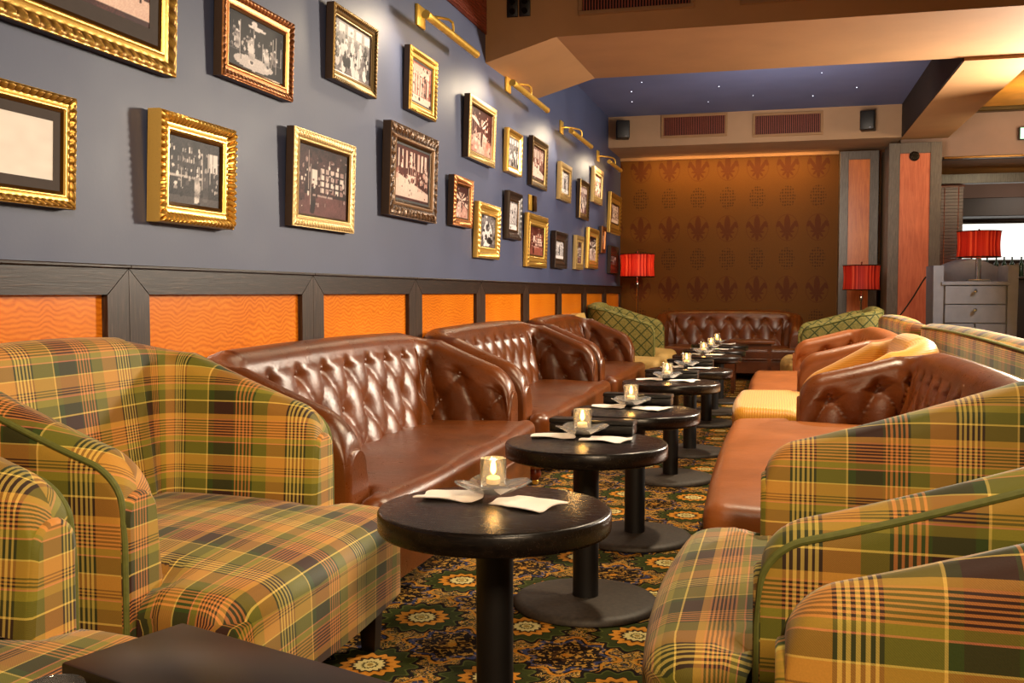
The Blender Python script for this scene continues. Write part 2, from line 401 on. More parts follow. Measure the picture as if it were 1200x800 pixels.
def gilt(name, lo, hi, rough=.32, metal=.85):
    t = NT(name); o = t.coord(); n = t.noise(o, 170, 3, .6, .4); at = t.n('ShaderNodeAttribute'); at.attribute_name = 'relief_tone'
    k = t.M('MULTIPLY', at.outputs['Fac'], t.M('ADD', t.M('MULTIPLY', n, .5), .72))  # colour follows the relief: darker where low, brighter where raised
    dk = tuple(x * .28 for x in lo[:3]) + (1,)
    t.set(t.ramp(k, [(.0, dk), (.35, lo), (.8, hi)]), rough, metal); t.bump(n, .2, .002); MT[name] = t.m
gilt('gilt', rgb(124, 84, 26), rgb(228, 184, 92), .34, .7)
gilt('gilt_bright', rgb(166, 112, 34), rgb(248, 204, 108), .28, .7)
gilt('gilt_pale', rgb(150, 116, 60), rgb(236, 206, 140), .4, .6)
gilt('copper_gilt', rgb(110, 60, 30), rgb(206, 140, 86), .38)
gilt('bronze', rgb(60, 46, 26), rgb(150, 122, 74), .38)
gilt('carved_brown', rgb(46, 26, 16), rgb(150, 116, 84), .4, .4)
gilt('ebony', rgb(24, 17, 14), rgb(70, 54, 44), .35, .2)

# ------------------------------------------------------------------ the room
W, YB, YS, YN, YF = -2.15, 14.16, 13.08, 7.34, 8.97
ZC, ZB = 3.44, 3.04
def struct(name, g, m, parent=None, **k):
    o = g.build(name, m, parent, **k)
    if not parent: o['kind'] = 'structure'
    return o
struct('floor', G().add([(W - .1, -2, 0), (6, -2, 0), (6, 18, 0), (W - .1, 18, 0)], [[0, 1, 2, 3]]), MT['carpet'], smooth=False)
struct('wall_left', G().box(W - .15, W, -2, YB + .1, 0, 3.7), MT['wall_blue'], smooth=False)
struct('wall_back', G().box(W, 1.5, YB, YB + .15, 0, 3.7), MT['wallpaper'], smooth=False)
# recess ceiling over the seating, and the higher ceiling above the camera
struct('ceiling', G().box(W, 1.5, YF - .1, YS + .1, ZC, ZC + .1), MT['ceiling_blue'], smooth=False)
struct('ceiling', G().box(W, 4.6, -2, YN + .05, 3.62, 3.72), MT['ceiling_dark'], smooth=False)
struct('ceiling', G().box(2.0, 4.6, YN, 13.5, 3.52, 3.62), MT['ceiling_dark'], smooth=False)
# cross beam with a haunch where it meets the left wall
g = G(); xs = [W, -1.6, 2.6]; zb = [2.88, ZB, ZB]
pts = []
for x, z in zip(xs, zb): pts += [(x, YN, z), (x, YF, z + .03), (x, YF, 3.62), (x, YN, 3.62)]
fs = []
for i in range(2):
    a, b = i * 4, i * 4 + 4
    for k in range(4): fs.append([a + k, b + k, b + (k + 1) % 4, a + (k + 1) % 4])
fs += [[0, 1, 2, 3], [8, 9, 10, 11]]
g.add(pts, fs); g.mi = [0] * len(fs)
struct('ceiling_cross_beam', g, MT['tan_plaster'], smooth=False)
struct('ceiling_side_beam', G().box(1.475, 2.02, YF - .02, 13.3, ZB, 3.62), MT['tan_plaster'], smooth=False)
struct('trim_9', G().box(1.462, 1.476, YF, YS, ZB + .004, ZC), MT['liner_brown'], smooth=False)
struct('ceiling_soffit', G().box(W, 1.47, YS, YB, ZB, 3.6), MT['brown_plaster'], smooth=False)
struct('trim_1', G().box(W, .80, YB - .05, YB, ZB - .045, ZB, .005), MT['tan_plaster'], smooth=False)
struct('wall_right', G().box(1.5, 5.2, 13.5, 13.62, 2.80, 3.7), MT['mauve_plaster'], smooth=False)
# gold coffer and strips in the right hand ceiling
t_ = G().box(2.06, 4.4, 11.2, 13.3, 3.40, 3.50, .01); struct('trim_2', t_, MT['gold_plaster'], smooth=False)
struct('trim_3', G().box(2.06, 4.4, 13.36, 13.5, 3.36, 3.42, .01), MT['gilt_pale'], smooth=False)
struct('trim_4', G().box(2.0, 4.4, 13.44, 13.5, 2.80, 2.83, .005), MT['gilt_bright'], smooth=False)
struct('trim_5', G().box(2.0, 4.6, 14.7, 14.85, 2.62, 2.75, .005), MT['grey_oak'], smooth=False)
struct('ceiling', G().box(1.5, 6, 13.6, 17.3, 2.98, 3.08), MT['gold_plaster'], smooth=False)
# back room seen through the opening: wall, tall window, dark bulkhead
struct('wall_far', G().box(1.5, 6, 17.2, 17.35, 0, 3.0), MT['mauve_plaster'], smooth=False)
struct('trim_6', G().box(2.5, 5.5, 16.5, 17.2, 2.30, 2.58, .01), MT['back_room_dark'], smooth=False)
w = G().box(2.6, 4.6, 17.12, 17.2, 1.62, 2.26, .01); wo = struct('window_1', w, MT['dark_oak'], smooth=False)
G().box(2.68, 4.52, 17.08, 17.13, 1.66, 2.22).build('window_pane', MT['daylight'], wo, smooth=False)

# panelled wainscot on the left wall, one framed panel per module
y = 2.93 - 1.39 * 2; k = 0
MOD = 1.39
while y < 14.0:
    y1 = min(y + MOD, YB); k += 1
    g = G(); x0, x1 = W, W + .035; zt = 1.222; fw = .115
    def bar(poly, mi=0, xo=x1):
        n = len(poly); a = [(x0, p[0], p[1]) for p in poly]; b = [(xo, p[0], p[1]) for p in poly]
        g.add(a + b, [list(range(n, 2 * n))] + [[i, (i + 1) % n, n + (i + 1) % n, n + i] for i in range(n)], None, mi)
    e = .0015
    bar([(y + e, zt), (y1 - e, zt), (y1 - fw, zt - .088), (y + fw, zt - .088)])
    bar([(y + e, zt - .003), (y + fw - .002, zt - .091), (y + fw, .2), (y + e, .1)], 1)
    bar([(y1 - e, zt - .003), (y1 - e, .1), (y1 - fw, .2), (y1 - fw + .002, zt - .091)], 1)
    bar([(y + e, .1), (y + fw, .2), (y1 - fw, .2), (y1 - e, .1)])
    g.box(x0, x1 + .012, y, y1, zt, zt + .012, .003)
    fr = struct('trim_%d' % (k + 10), g, [MT['dark_oak'], MT['dark_oak_upright']], smooth=False)
    q = G().box(x0, x0 + .012, y + fw - .005, y1 - fw + .005, .19, zt - .083); q.build('panel', MT['maple'], fr, smooth=False)
    y += MOD
struct('baseboard_left', G().box(W, W + .04, -2, YB, 0, .1, .004), MT['dark_oak'], smooth=False)

# panelled columns
def column(name, x0, x1, y0, y1, z1, m, fw=.1):
    g = G(); g.box(x0, x1, y0 + .03, y1, 0, z1)
    g.box(x0, x0 + fw, y0, y0 + .03, 0, z1, .003); g.box(x1 - fw, x1, y0, y0 + .03, 0, z1, .003)
    g.box(x0 + fw, x1 - fw, y0, y0 + .03, z1 - fw, z1, .003); g.box(x0 + fw, x1 - fw, y0, y0 + .03, 0, .2, .003)
    o = struct(name, g, MT['grey_oak'], smooth=False)
    G().box(x0 + fw, x1 - fw, y0 + .018, y0 + .031, .2, z1 - fw).build('panel', m, o, smooth=False)
    return o
column('trim_7', 1.335, 1.945, 13.2, 14.1, 2.985, MT['cherry'], .13)
column('trim_8', .80, 1.285, 13.9, 14.16, 3.0, MT['cherry_orange'], .11)
o = thing('wall_rosette', 'small round dark rosette near the top of the wide red wood column', 'ornament', (1.63, 13.205, 2.82))
g = G(); g.lathe([(0, -.012), (.05, -.012), (.06, -.004), (.06, .012), (0, .012)], 20, axis='y'); g.build('disc', MT['bronze'], o)
g = G()
for i in range(8): a = i * PI / 4; g.lathe([(0, -.022), (.012, -.018), (.014, -.01), (0, -.008)], 8, (math.cos(a) * .035, 0, math.sin(a) * .035), 'y')
g.build('petals', MT['bronze'], o)

# ------------------------------------------------------------------ upholstery builders
def sm(a, b, x):
    t = min(1, max(0, (x - a) / (b - a))); return t * t * (3 - 2 * t)
def stations(D, Wd, xa, cr, ds):
    """outer plan path from the right arm front round the back to the left arm front"""
    w = Wd / 2; xb = -D / 2; out = []; la = xa - (xb + cr); lc = cr * PI / 2; lb = Wd - 2 * cr
    tot = 2 * la + 2 * lc + lb; n = int(tot / ds) + 1; k1, k2, k3, k4 = la, la + lc, la + lc + lb, la + 2 * lc + lb
    S = sorted(set([tot * i / n for i in range(n + 1)] + [k1 + lc / 2, k3 + lc / 2] + [e for x in (.002, .005, .010, .017, .026, .037, .05, .07, .09, .11) for e in (x, tot - x)]))
    for s in S:
        if s < k1: p = (xa - s, -w); nn = (0, 1); q = s / la; b = 0
        elif s < k2:
            a = (s - k1) / cr; p = (xb + cr - cr * math.sin(a), -w + cr - cr * math.cos(a)); nn = (math.sin(a), math.cos(a)); q = 1; b = (s - k1) / lc
        elif s <= k3: p = (xb, -w + cr + (s - k2)); nn = (1, 0); q = 1; b = 1
        elif s < k4:
            a = (s - k3) / cr; p = (xb + cr - cr * math.cos(a), w - cr + cr * math.sin(a)); nn = (math.cos(a), -math.sin(a)); q = 1; b = 1 - (s - k3) / lc
        else: p = (xb + cr + (s - k4), w); nn = (0, -1); q = max(0, tot - s) / la; b = 0
        out.append(dict(s=s, p=p, n=nn, q=q, b=b, mid=abs(s - (k1 + lc / 2)) < 1e-9 or abs(s - (k3 + lc / 2)) < 1e-9))
    return out, tot, (k1 + lc / 2, k3 + lc / 2)

def tub(root, D, Wd, xa, Ha, Hb, th, thb, zb, zin, cr, mat, ds=.03, tuft=None, piping=None, recl=(.03, .08), crown=.02, out_flare=0.0, roll=.06, inner_mat=None):
    S, tot, (m1, m2) = stations(D, Wd, xa, cr, ds)
    P, UV = [], []; pip = []; btn = []
    nz = 14 if not tuft else 40
    for st in S:
        q, b = min(1, max(0, st['q'])), st['b']
        H = Ha + (Hb - Ha) * (.80 * (q ** 1.15) + .20 * sm(0, 1, b))
        if b == 1: H += crown * math.sin(PI * (st['s'] - m1) / (m2 - m1))
        ex = (xa - st['p'][0]) if b == 0 else 1
        er = max(.07, roll * 1.35)
        if ex < er: H -= er * .9 * (1 - math.sqrt(max(0, 1 - (1 - ex / er) ** 2)))
        T = th + (thb - th) * sm(0, 1, b); rc = recl[0] + (recl[1] - recl[0]) * sm(0, 1, b)
        col, uvc = [], []
        def put(t, z, v):
            col.append((st['p'][0] + st['n'][0] * t, st['p'][1] + st['n'][1] * t, z)); uvc.append((st['s'], v))
        for i in range(6):
            z = zb + (H - roll - zb) * i / 5; put(out_flare * (1 - i / 5), z, z + .11)
        for i in range(1, 7):
            a = PI / 2 * i / 6; put(T / 2 * (1 - math.cos(a)), H - roll + roll * math.sin(a), H - roll + .11 + a * roll)
        for i in range(0, 7):
            a = PI / 2 * i / 6; put(T / 2 + T / 2 * math.sin(a), H - roll + roll * math.cos(a), H - roll + (PI / 2 - a) * roll)
        for i in range(1, nz + 1):
            z = (H - roll) + (zin - (H - roll)) * i / nz; k = i / nz
            t = T + rc * k
            if tuft:
                p_, q_, dep, zt = tuft['p'], tuft['q'], tuft['d'], H - tuft['top']
                u = st['s'] - tot / 2; zz = (z - zt)
                x1_, x2_ = u / p_ + zz / q_, u / p_ - zz / q_
                if zz > 0: h = abs(math.sin(PI * u / p_)) ** .4; h = h * .6 + .4 * (1 - math.exp(-((((u / p_ + .5) % 1) - .5) * p_) ** 2 / .0018 - zz ** 2 / .0018)); h *= 1; h = h + (1 - h) * sm(.05, .16, zz)
                else:
                    s1, s2 = abs(math.sin(PI * x1_)), abs(math.sin(PI * x2_))
                    h = .55 * (s1 * s2) ** .33
                    # nearest button
                    best = 9
                    for r_ in range(0, 3):
                        off = .5 * (r_ % 2); du = (((u / p_ - off + .5) % 1) - .5) * p_; best = min(best, du * du + (zz + r_ * q_ / 2) ** 2)
                    h = h + .45 * (1 - math.exp(-best / .0026))
                h = min(h, 1) * sm(0, .06, st['q'] * (xa + D / 2 - cr)) + (1 - sm(0, .06, st['q'] * (xa + D / 2 - cr))) * 1
                t += dep * (h - .75) * sm(0, .07, H - roll * .8 - z)
                t *= 1
            put(t, z, z)
        P.append(col); UV.append(uvc)
        pip.append((st['p'][0] + st['n'][0] * .007, st['p'][1] + st['n'][1] * .007, H - roll * .5))
    i1 = next(i for i, s in enumerate(S) if abs(s['s'] - m1) < 1e-9); i2 = next(i for i, s in enumerate(S) if abs(s['s'] - m2) < 1e-9)
    def seg(name, a, b, cap=None):
        g = G(); g.grid(P[a:b + 1], UV[a:b + 1])
        if cap is not None:
            ring = P[cap]; n = len(ring); c = np.mean(np.array(ring), axis=0); r2 = []; r3 = []
            for p_ in ring:
                v_ = np.array(p_); w1 = c + (v_ - c) * .93; w2 = c + (v_ - c) * .8
                w1 = np.array(v_) + (w1 - v_) * np.array([1, 1, .35]); w2 = np.array(v_) + (w2 - v_) * np.array([1, 1, .35])
                r2.append((w1[0] + .010, w1[1], w1[2])); r3.append((w2[0] + .014, w2[1], w2[2]))
            uvr = [(p_[1] + 3.0, p_[2]) for p_ in ring]
            g.grid([ring, r2, r3], [uvr, uvr, uvr])
            base = len(g.v); g.add(r3, [list(range(n))], uvr)
        return g.build(name, mat, root, angle=60)
    seg('arm', 0, i1, 0); seg('backrest', i1, i2); seg('arm', i2, len(S) - 1, len(S) - 1)
    if piping:
        fr = lambda p_: [(xa + .006, p_[1], zb + .02 + (p_[2] - zb - .03) * i / 6) for i in range(6)]
        w_ = Wd / 2
        pts = fr(pip[0]) + pip + fr(pip[-1])[::-1]
        G().tube(pts, .0075, 8).build('piping', piping, root)
    if tuft:
        p_, q_ = tuft['p'], tuft['q']; bm_ = None
        for r_ in range(tuft.get('rows', 2)):
            off = .5 * (r_ % 2); k0 = math.ceil((-tot / 2 + .07) / p_ - off)
            while True:
                u = (k0 + off) * p_
                if u > tot / 2 - .07: break
                st = min(S, key=lambda s_: abs(s_['s'] - tot / 2 - u)); i_ = S.index(st); H = max(v[2] for v in P[i_])
                z = H - tuft['top'] - r_ * q_ / 2
                col = P[i_][18:]; v = min(col, key=lambda c_: abs(c_[2] - z)); k0 += 1
                if v[2] < zin + .06: continue
                if bm_ is None:
                    g = G(); g.lathe([(0, .008), (.007, .007), (.013, .003), (.014, -.004), (0, -.006)], 10); b_ = g.build('button', mat, root)
                    bm_ = b_
                else: b_ = bm_.copy(); COL.objects.link(b_); b_.parent = root
                nn = Vector((st['n'][0], st['n'][1], .15)).normalized()
                b_.location = Vector(v) + nn * .004; b_.rotation_euler = nn.to_track_quat('Z', 'Y').to_euler()

def outline(hw_in, hw_out, xb, xa, xf, rc=.07, bow=.03, n=10):
    """plan outline of a T-shaped seat, counter-clockwise"""
    p = [(xb, -hw_in), (xa, -hw_in)] if hw_out > hw_in else [(xb, -hw_in)]
    if hw_out > hw_in: p.append((xa + .012, -hw_out + .0))
    for i in range(n + 1):
        a = -PI / 2 + PI / 2 * i / n; p.append((xf - rc + rc * math.cos(a), -hw_out + rc + rc * math.sin(a)))
    p2 = [(x, -y) for x, y in p[::-1]]; full = p + p2; out = []
    for i in range(len(full)):
        a, b = full[i], full[(i + 1) % len(full)]; d = math.hypot(b[0] - a[0], b[1] - a[1]); m = max(1, int(d / .04))
        for k in range(m): out.append((a[0] + (b[0] - a[0]) * k / m, a[1] + (b[1] - a[1]) * k / m))
    return [(x + (bow * (1 - (y / hw_out) ** 2) if x > xa + .03 else 0), y) for x, y in out]
def seat(root, hw_in, hw_out, xb, xa, xf, z0, zt, mat, name='seat', r=.06, crown=.025, bow=.03, rc=.07, sag=0.0, seedv=0, fin=0.0, tilt=0.0):
    O = outline(hw_in, hw_out, xb, xa, xf, rc, bow); n = len(O); A = np.array(O); c = np.array([(xb + xf) / 2, 0.0])
    nx = []
    for i in range(n):
        d = A[(i + 1) % n] - A[i - 1]; d = d / (np.hypot(*d) + 1e-9); nx.append((d[1], -d[0]))
    N = np.array(nx); rings = []; uv = []; rnd = random.Random(seedv); ph = [rnd.uniform(0, 6) for _ in range(6)]
    A2 = np.roll(A, -1, axis=0); E_ = A2 - A; EL = (E_ ** 2).sum(1) + 1e-12
    def dist(p):
        t_ = np.clip(((p - A) * E_).sum(1) / EL, 0, 1); return math.sqrt((((A + E_ * t_[:, None]) - p) ** 2).sum(1).min())
    H = zt - z0
    for k in range(7):
        ins = fin * (1 - k / 6) ** 2; row = []; ur = []
        for i in range(n):
            x, y_ = A[i] - N[i] * ins; z = z0 + (H - r) * k / 6
            row.append((x, y_, z + tilt * (xf - x) * k / 6)); dr = H - (H - r) * k / 6; ur.append((y_ + N[i][1] * dr, x + N[i][0] * dr))
        rings.append(row); uv.append(ur)
    for sc in (.998, .992, .98, .965, .945, .92, .89, .85, .8, .72, .62, .5, .36, .22, .1):
        row = []; ur = []
        for i in range(n):
            p = c + (A[i] - c) * sc; d = min(r, dist(p)); x, y_ = p
            z = zt - r + math.sqrt(max(0, r * r - (r - d) ** 2)); e = min(1, d / r)
            z += e * (crown * (1 - (2 * (x - c[0]) / (xf - xb)) ** 2) * max(0, 1 - (y_ / hw_out) ** 2) + sag * math.sin(x * 9 + ph[0]) * math.sin(y_ * 7 + ph[1])) + tilt * (xf - x)
            dr = r * .4 * (1 - e); row.append((x, y_, z)); ur.append((y_ + N[i][1] * dr, x + N[i][0] * dr))
        rings.append(row); uv.append(ur)
    g = G(); g.grid(rings, uv, close_v=True); b = len(g.v)
    g.add(rings[-1], [list(range(n))], uv[-1]); g.add(rings[0], [list(range(n))[::-1]], uv[0])
    return g.build(name, mat, root, angle=60)
def taper_leg(root, x, y, z, a, b, mat, lean=(0, 0), name='leg'):
    g = G(); vs = []
    for zz, s, l in ((z, a, 0), (0.0, b, 1)):
        for dx, dy in ((-1, -1), (1, -1), (1, 1), (-1, 1)): vs.append((x + dx * s + lean[0] * l, y + dy * s + lean[1] * l, zz))
    g.add(vs, [[0, 1, 2, 3], [7, 6, 5, 4]] + [[i, 4 + i, 4 + (i + 1) % 4, (i + 1) % 4] for i in range(4)])
    return g.build(name, mat, root, smooth=False)

def armchair(label, xc, yc, rz, D=.98, Wd=1.10, xa=.22, mat='plaid', seatmat=None, pip='olive_piping', Ha=.735, Hb=.985, group=None, name='armchair', zs=.45):
    o = thing(name, label, 'armchair', (xc, yc, 0), rz, group)
    tub(o, D, Wd, xa, Ha, Hb, .125, .15, .19, .36, .24, MT[mat], .03, None, MT[pip] if pip else None)
    hw = Wd / 2
    seat(o, hw - .135, hw - .015, -D / 2 + .16, xa + .016, D / 2 - .03, .19, zs, MT[seatmat or mat], r=.065, bow=.035, rc=.09, crown=.035, tilt=.05)
    for sx, sy in ((1, 1), (1, -1), (-1, 1), (-1, -1)):
        taper_leg(o, (D / 2 - .12) if sx > 0 else (-D / 2 + .12), sy * (hw - .10), .195, .034, .022, MT['dark_leg'], (.0 if sx > 0 else -.03, 0))
    return o
def sofa(label, xc, yc, rz, L, D=.85, xa=.285, Ha=.70, Hb=.915, mat='leather', group='brown leather sofas along the room', tuft=True, seatmat=None, name='leather_sofa', zs=.43, ds=.0165, cat='sofa'):
    o = thing(name, label, cat, (xc, yc, 0), rz, group)
    tub(o, D, L, xa, Ha, Hb, .16, .19, .14, .37, .28, MT[mat], ds, dict(p=.245, q=.40, d=.05, top=.125) if tuft else None, None, (.01, .12), .015, 0, .085)
    hw = L / 2
    seat(o, hw - .155, hw - .03, -D / 2 + .2, xa + .02, D / 2 - .01, .27, zs, MT[seatmat or mat], r=.05, crown=.02, bow=.02, rc=.07, sag=.006, seedv=int(L * 100))
    seat(o, hw - .165, hw - .05, -D / 2 + .21, xa + .012, D / 2 - .035, .10, .272, MT[mat], name='front_rail', r=.01, crown=0, bow=.02, rc=.06)
    P_ = outline(hw - .155, hw - .03, -D / 2 + .2, xa + .02, D / 2 - .005, .07, .02); P_ = [(x, y_, .285) for x, y_ in P_ if x > xa + .01]
    G().tube(P_, .006, 6).build('welt', MT[seatmat or mat], o)
    for sx, sy in ((1, 1), (1, -1), (-1, 1), (-1, -1)):
        g = G(); g.lathe([(0, .13), (.034, .13), (.036, .115), (.026, .10), (.036, .075), (.036, .055), (.022, .035), (.018, .03), (0, .03)], 16, ((D / 2 - .09) if sx > 0 else (-D / 2 + .09), sy * (hw - .10), 0))
        lg = g.build('leg', MT['foot_wood'], o)
        g = G(); g.lathe([(0, -.012), (.017, -.012), (.02, -.006), (.02, .006), (.017, .012), (0, .012)], 12, ((D / 2 - .09) if sx > 0 else (-D / 2 + .09), sy * (hw - .10), .02), 'y'); g.build('caster', MT['brass'], lg)
    return o

# ------------------------------------------------------------------ left row, backs to the wall
PG = 'plaid tub armchairs'
armchair('plaid tub armchair at the left wall, whole seat and back in view', -1.625, 2.47, 0, 1.01, 1.10, .205, Ha=.76, group=PG)
armchair('plaid tub armchair cut off at the lower left corner behind the black box', -1.625, 1.215, 0, 1.01, 1.10, .205, Ha=.755, group=PG)
sofa('brown tufted leather sofa nearest on the left wall, right behind the plaid armchair', -1.705, 4.30, 0, 2.34)
sofa('middle brown tufted leather sofa along the left wall', -1.705, 6.86, 0, 2.48)
sofa('farthest brown tufted leather sofa along the left wall, before the green armchair', -1.705, 9.30, 0, 2.06)
# ------------------------------------------------------------------ right row, facing the wall
armchair('plaid tub armchair filling the lower right corner, only its arm in view', .31, 1.06, PI, 1.16, 1.10, .29, Ha=.69, Hb=.93, group=PG)
armchair('plaid tub armchair at the right with its long seat beside the tables', .31, 2.44, PI, 1.16, 1.14, .33, Ha=.70, Hb=.955, zs=.45, group=PG)
sofa('brown leather sofa on the right with a tufted arm, behind the plaid armchair', .33, 4.42, PI, 2.46, 1.12, .20, .69, .835, zs=.455, seatmat='leather_lit_tan')  # seat toned lighter than the arms, painting in the light on it
sofa('gold ribbed fabric armchair between two leather sofas in the right row', .33, 6.42, PI, 1.26, 1.14, .16, .57, .875, 'gold_cloth', None, False, None, 'fabric_armchair', .48, cat='armchair')
sofa('lit tan leather sofa beyond the gold armchair in the right row', .36, 8.36, PI, 2.24, 1.1, .19, .70, .84, 'leather_lit_tan')
armchair('green trellis patterned armchair at the far end of the right row', .56, 11.0, PI, 1.0, 1.15, .30, 'trellis_cloth', 'tan_cloth', 'olive_piping', .80, .98, 'green trellis armchairs', 'patterned_armchair')
armchair('green trellis patterned armchair in the far left corner by the floor lamp', -1.63, 11.78, 0, .98, 1.12, .30, 'trellis_cloth', 'tan_cloth', 'olive_piping', .80, 1.01, 'green trellis armchairs', 'patterned_armchair')
# second row behind, facing away
armchair('long plaid sofa with its back to the right row, facing the cabinet', 1.48, 5.9, 0, 1.0, 3.5, .25, 'plaid', None, 'olive_piping', .72, .925, None, 'plaid_sofa')['category'] = 'sofa'
armchair('pale plaid sofa further back, behind the lit tan leather sofa and below the wide column', 1.44, 9.05, 0, 1.0, 2.3, .25, 'plaid_pale', None, None, .72, .93, None, 'plaid_sofa')['category'] = 'sofa'
# sofa along the back wall
sofa('low brown tufted leather sofa along the far patterned wall', -.62, 13.66, -PI / 2, 1.95, .9, .30, .70, .89)
# tan slipper chair between the last leather sofa and the green armchair
o = thing('slipper_chair', 'small armless tan fabric chair between the last left leather sofa and green armchair', 'chair', (-1.64, 10.78, 0))
seat(o, .30, .31, -.40, .1, .46, .2, .43, MT['tan_cloth'], r=.06)
g = G(); S = []
for i in range(9):
    z = .40 + .50 * i / 8; lean = -.36 - .10 * i / 8; hw = .29 - .05 * (i / 8) ** 3; th = .07 * (1 - .35 * (i / 8) ** 2)
    S.append([(lean + th * math.cos(a), hw * math.copysign(abs(math.sin(a)) ** .35, math.sin(a)), z + (.02 * (1 - math.sin(a) ** 2) if i == 8 else 0)) for a in [2 * PI * k / 28 for k in range(28)]])
g.grid(S, None, close_v=True); n = len(g.v); g.f.append(list(range(n - 28, n))); g.mi.append(0); g.build('backrest', MT['tan_cloth'], o, angle=50)
for sx in (.36, -.34):
    for sy in (.24, -.24): taper_leg(o, sx, sy, .205, .026, .018, MT['dark_leg'])

# ------------------------------------------------------------------ cocktail tables
def make_table(label, x, y):
    o = thing('cocktail_table', label, 'table', (x, y, 0), 0, 'round black cocktail tables')
    g = G(); r = .295
    g.lathe([(0, .6), (r - .012, .6), (r - .004, .598), (r, .592), (r, .553), (r - .004, .546), (r - .012, .543), (0, .543)], 72); g.build('tabletop', MT['table_wood'], o, angle=50)
    g = G(); g.lathe([(.047, .03), (.047, .545)], 32); g.build('post', MT['black_plastic'], o)
    g = G(); R_ = .265
    g.lathe([(0, .036), (.05, .036), (.07, .034), (R_ - .03, .030), (R_ - .01, .024), (R_, .014), (R_, .004), (R_ - .01, 0), (0, 0)], 64); g.build('base', MT['table_base'], o, angle=60)
    return o
TB = [(-.80, .93), (-.68, 2.40), (-.66, 3.55), (-.62, 4.57), (-.61, 6.10), (-.58, 7.15), (-.57, 8.75), (-.56, 9.62), (-.56, 10.62)]
TL = ['round black table at the very front bearing the big black box', 'round black cocktail table nearest in full view, post running out of frame',
      'second round black table in full view, its flat base lit on the carpet', 'third round black table in full view, beside the middle of the first leather sofa',
      'fourth round black table in full view, beside the middle leather sofa', 'fifth round black table in full view, level with the gold armchair',
      'sixth round black table in full view, fourth from the far end sofa', 'third from last round black table, far down the aisle', 'last and smallest looking round black table toward the far sofa']
ORDW = ['', 'nearest whole table', 'second whole table', 'third whole table', 'fourth whole table', 'fifth whole table', 'sixth whole table', 'second to last table', 'farthest table']
TL[6] = 'sixth round black table in full view, third from the far end'; TL[7] = 'second to last round black table, far down the aisle'
def napkin(label, x, y, z, rz, sd, w=.165, h=.125):
    rnd = random.Random(sd); a, b, c = [rnd.uniform(0, 6) for _ in range(3)]
    P = []; n = 14
    for i in range(n):
        row = []
        for j in range(n):
            u, v = i / (n - 1) - .5, j / (n - 1) - .5
            zz = .003 + .004 * abs(math.sin(u * 5 + a)) * (u + .5) + .0035 * (1 + math.sin(v * 8 + u * 5 + b)) * abs(u + v) + .008 * max(0, u + v - .55)
            row.append((u * w + .006 * math.sin(v * 7 + c), v * h + .006 * math.sin(u * 6 + a), zz))
        P.append(row)
    g = G(); g.grid(P); g.grid([[(p[0], p[1], p[2] - .0022) for p in r_] for r_ in P], flip=True)
    o = g.build('paper_napkin', MT['white_paper'], None, angle=180, recalc=False); o.location = (x, y, z); o.rotation_euler = (0, 0, rz)
    return tag(o, label, 'napkin', 'white napkins on the tables')
def make_dish(label, x, y, z, rz):
    """square pressed glass dish with raised, faceted corners"""
    prof = [(0, .006), (.030, .006), (.038, .009), (.068, .020), (.075, .023), (.079, .020), (.044, .003), (.034, 0), (0, 0)]
    P = []; n = 32
    for k in range(n):
        a = 2 * PI * k / n; q = abs(math.cos(2 * a)) ** 1.2; row = []
        for r_, zz in prof:
            f = min(1, r_ / .07); rr = r_ * (1 + .28 * f * q) * (1 + (.05 * f if k % 2 else 0)); row.append((rr * math.cos(a), rr * math.sin(a), zz + .010 * f * q * (zz > .004)))
        P.append(row)
    g = G(); g.grid(P, None, close_u=True, flip=True); o = g.build('glass_dish', MT['glass'], None, angle=25)
    o.location = (x, y, z); o.rotation_euler = (0, 0, rz); return tag(o, label, 'dish', 'glass dishes under the candles')
def make_candle(label, x, y, z, lit=True):
    o = thing('candle_holder', label, 'candle', (x, y, z), 0, 'candle glasses on the tables')
    g = G(); g.lathe([(0, 0), (.031, 0), (.034, .003), (.0345, .083), (.0335, .085), (.032, .083), (.031, .016), (0, .014)], 28); g.build('glass_cup', MT['glass_clear'], o, angle=40)
    g = G(); g.lathe([(0, .030), (.018, .030), (.019, .028), (.019, .017), (0, .017)], 20); w_ = g.build('tealight', MT['wax'], o)
    if lit:
        g = G(); g.lathe([(0, .036), (.005, .040), (.0085, .048), (.0075, .058), (.0035, .070), (0, .078)], 12); g.build('flame', MT['flame'], w_)
        point('candle_glow', (0, 0, .085), .55, .012, (1, .62, .25), o)
    return o
def menu_box(label, x, y, z, rz, L, Wd, H):
    o = thing('menu_box', label, 'menu box', (x, y, z), rz, 'black wooden boxes on the tables')
    G().box(-L / 2, L / 2, -Wd / 2, Wd / 2, 0, H * .62, .003, 2).build('body', MT['black_lacquer'], o, angle=30)
    G().box(-L / 2 - .002, L / 2 + .002, -Wd / 2 - .002, Wd / 2 + .002, H * .64, H, .004, 2).build('lid', MT['black_lacquer'], o, angle=30)
    return o
ZT = .6005
for i, (x, y) in enumerate(TB):
    make_table(TL[i], x, y)
    if i == 0: continue
    cx, cy = x - .035, y + .11; wn = ORDW[i]
    napkin('white paper napkin left of the candle on the ' + wn, cx - .105, cy - .02, ZT, R(-10 + 7 * (i % 3)), i * 3 + 1)
    napkin('white paper napkin right of the candle on the ' + wn, cx + .105, cy - .065, ZT, R(-32 + 9 * (i % 3)), i * 3 + 2)
    make_dish('clear pressed glass dish under the candle on the ' + wn, cx, cy, ZT + .013, R(20 + i * 7))
    make_candle('lit candle in a clear glass on the ' + wn, cx, cy, ZT + .0195)
    if 2 <= i <= 5:
        menu_box('long black box lying behind the candle on the ' + wn, x - .02, y + .25, ZT, R(-4), .33, .075, .052)
menu_box('large black box in the left foreground, right at the bottom edge', -.62, 1.055, ZT, R(-19), .44, .18, .078)
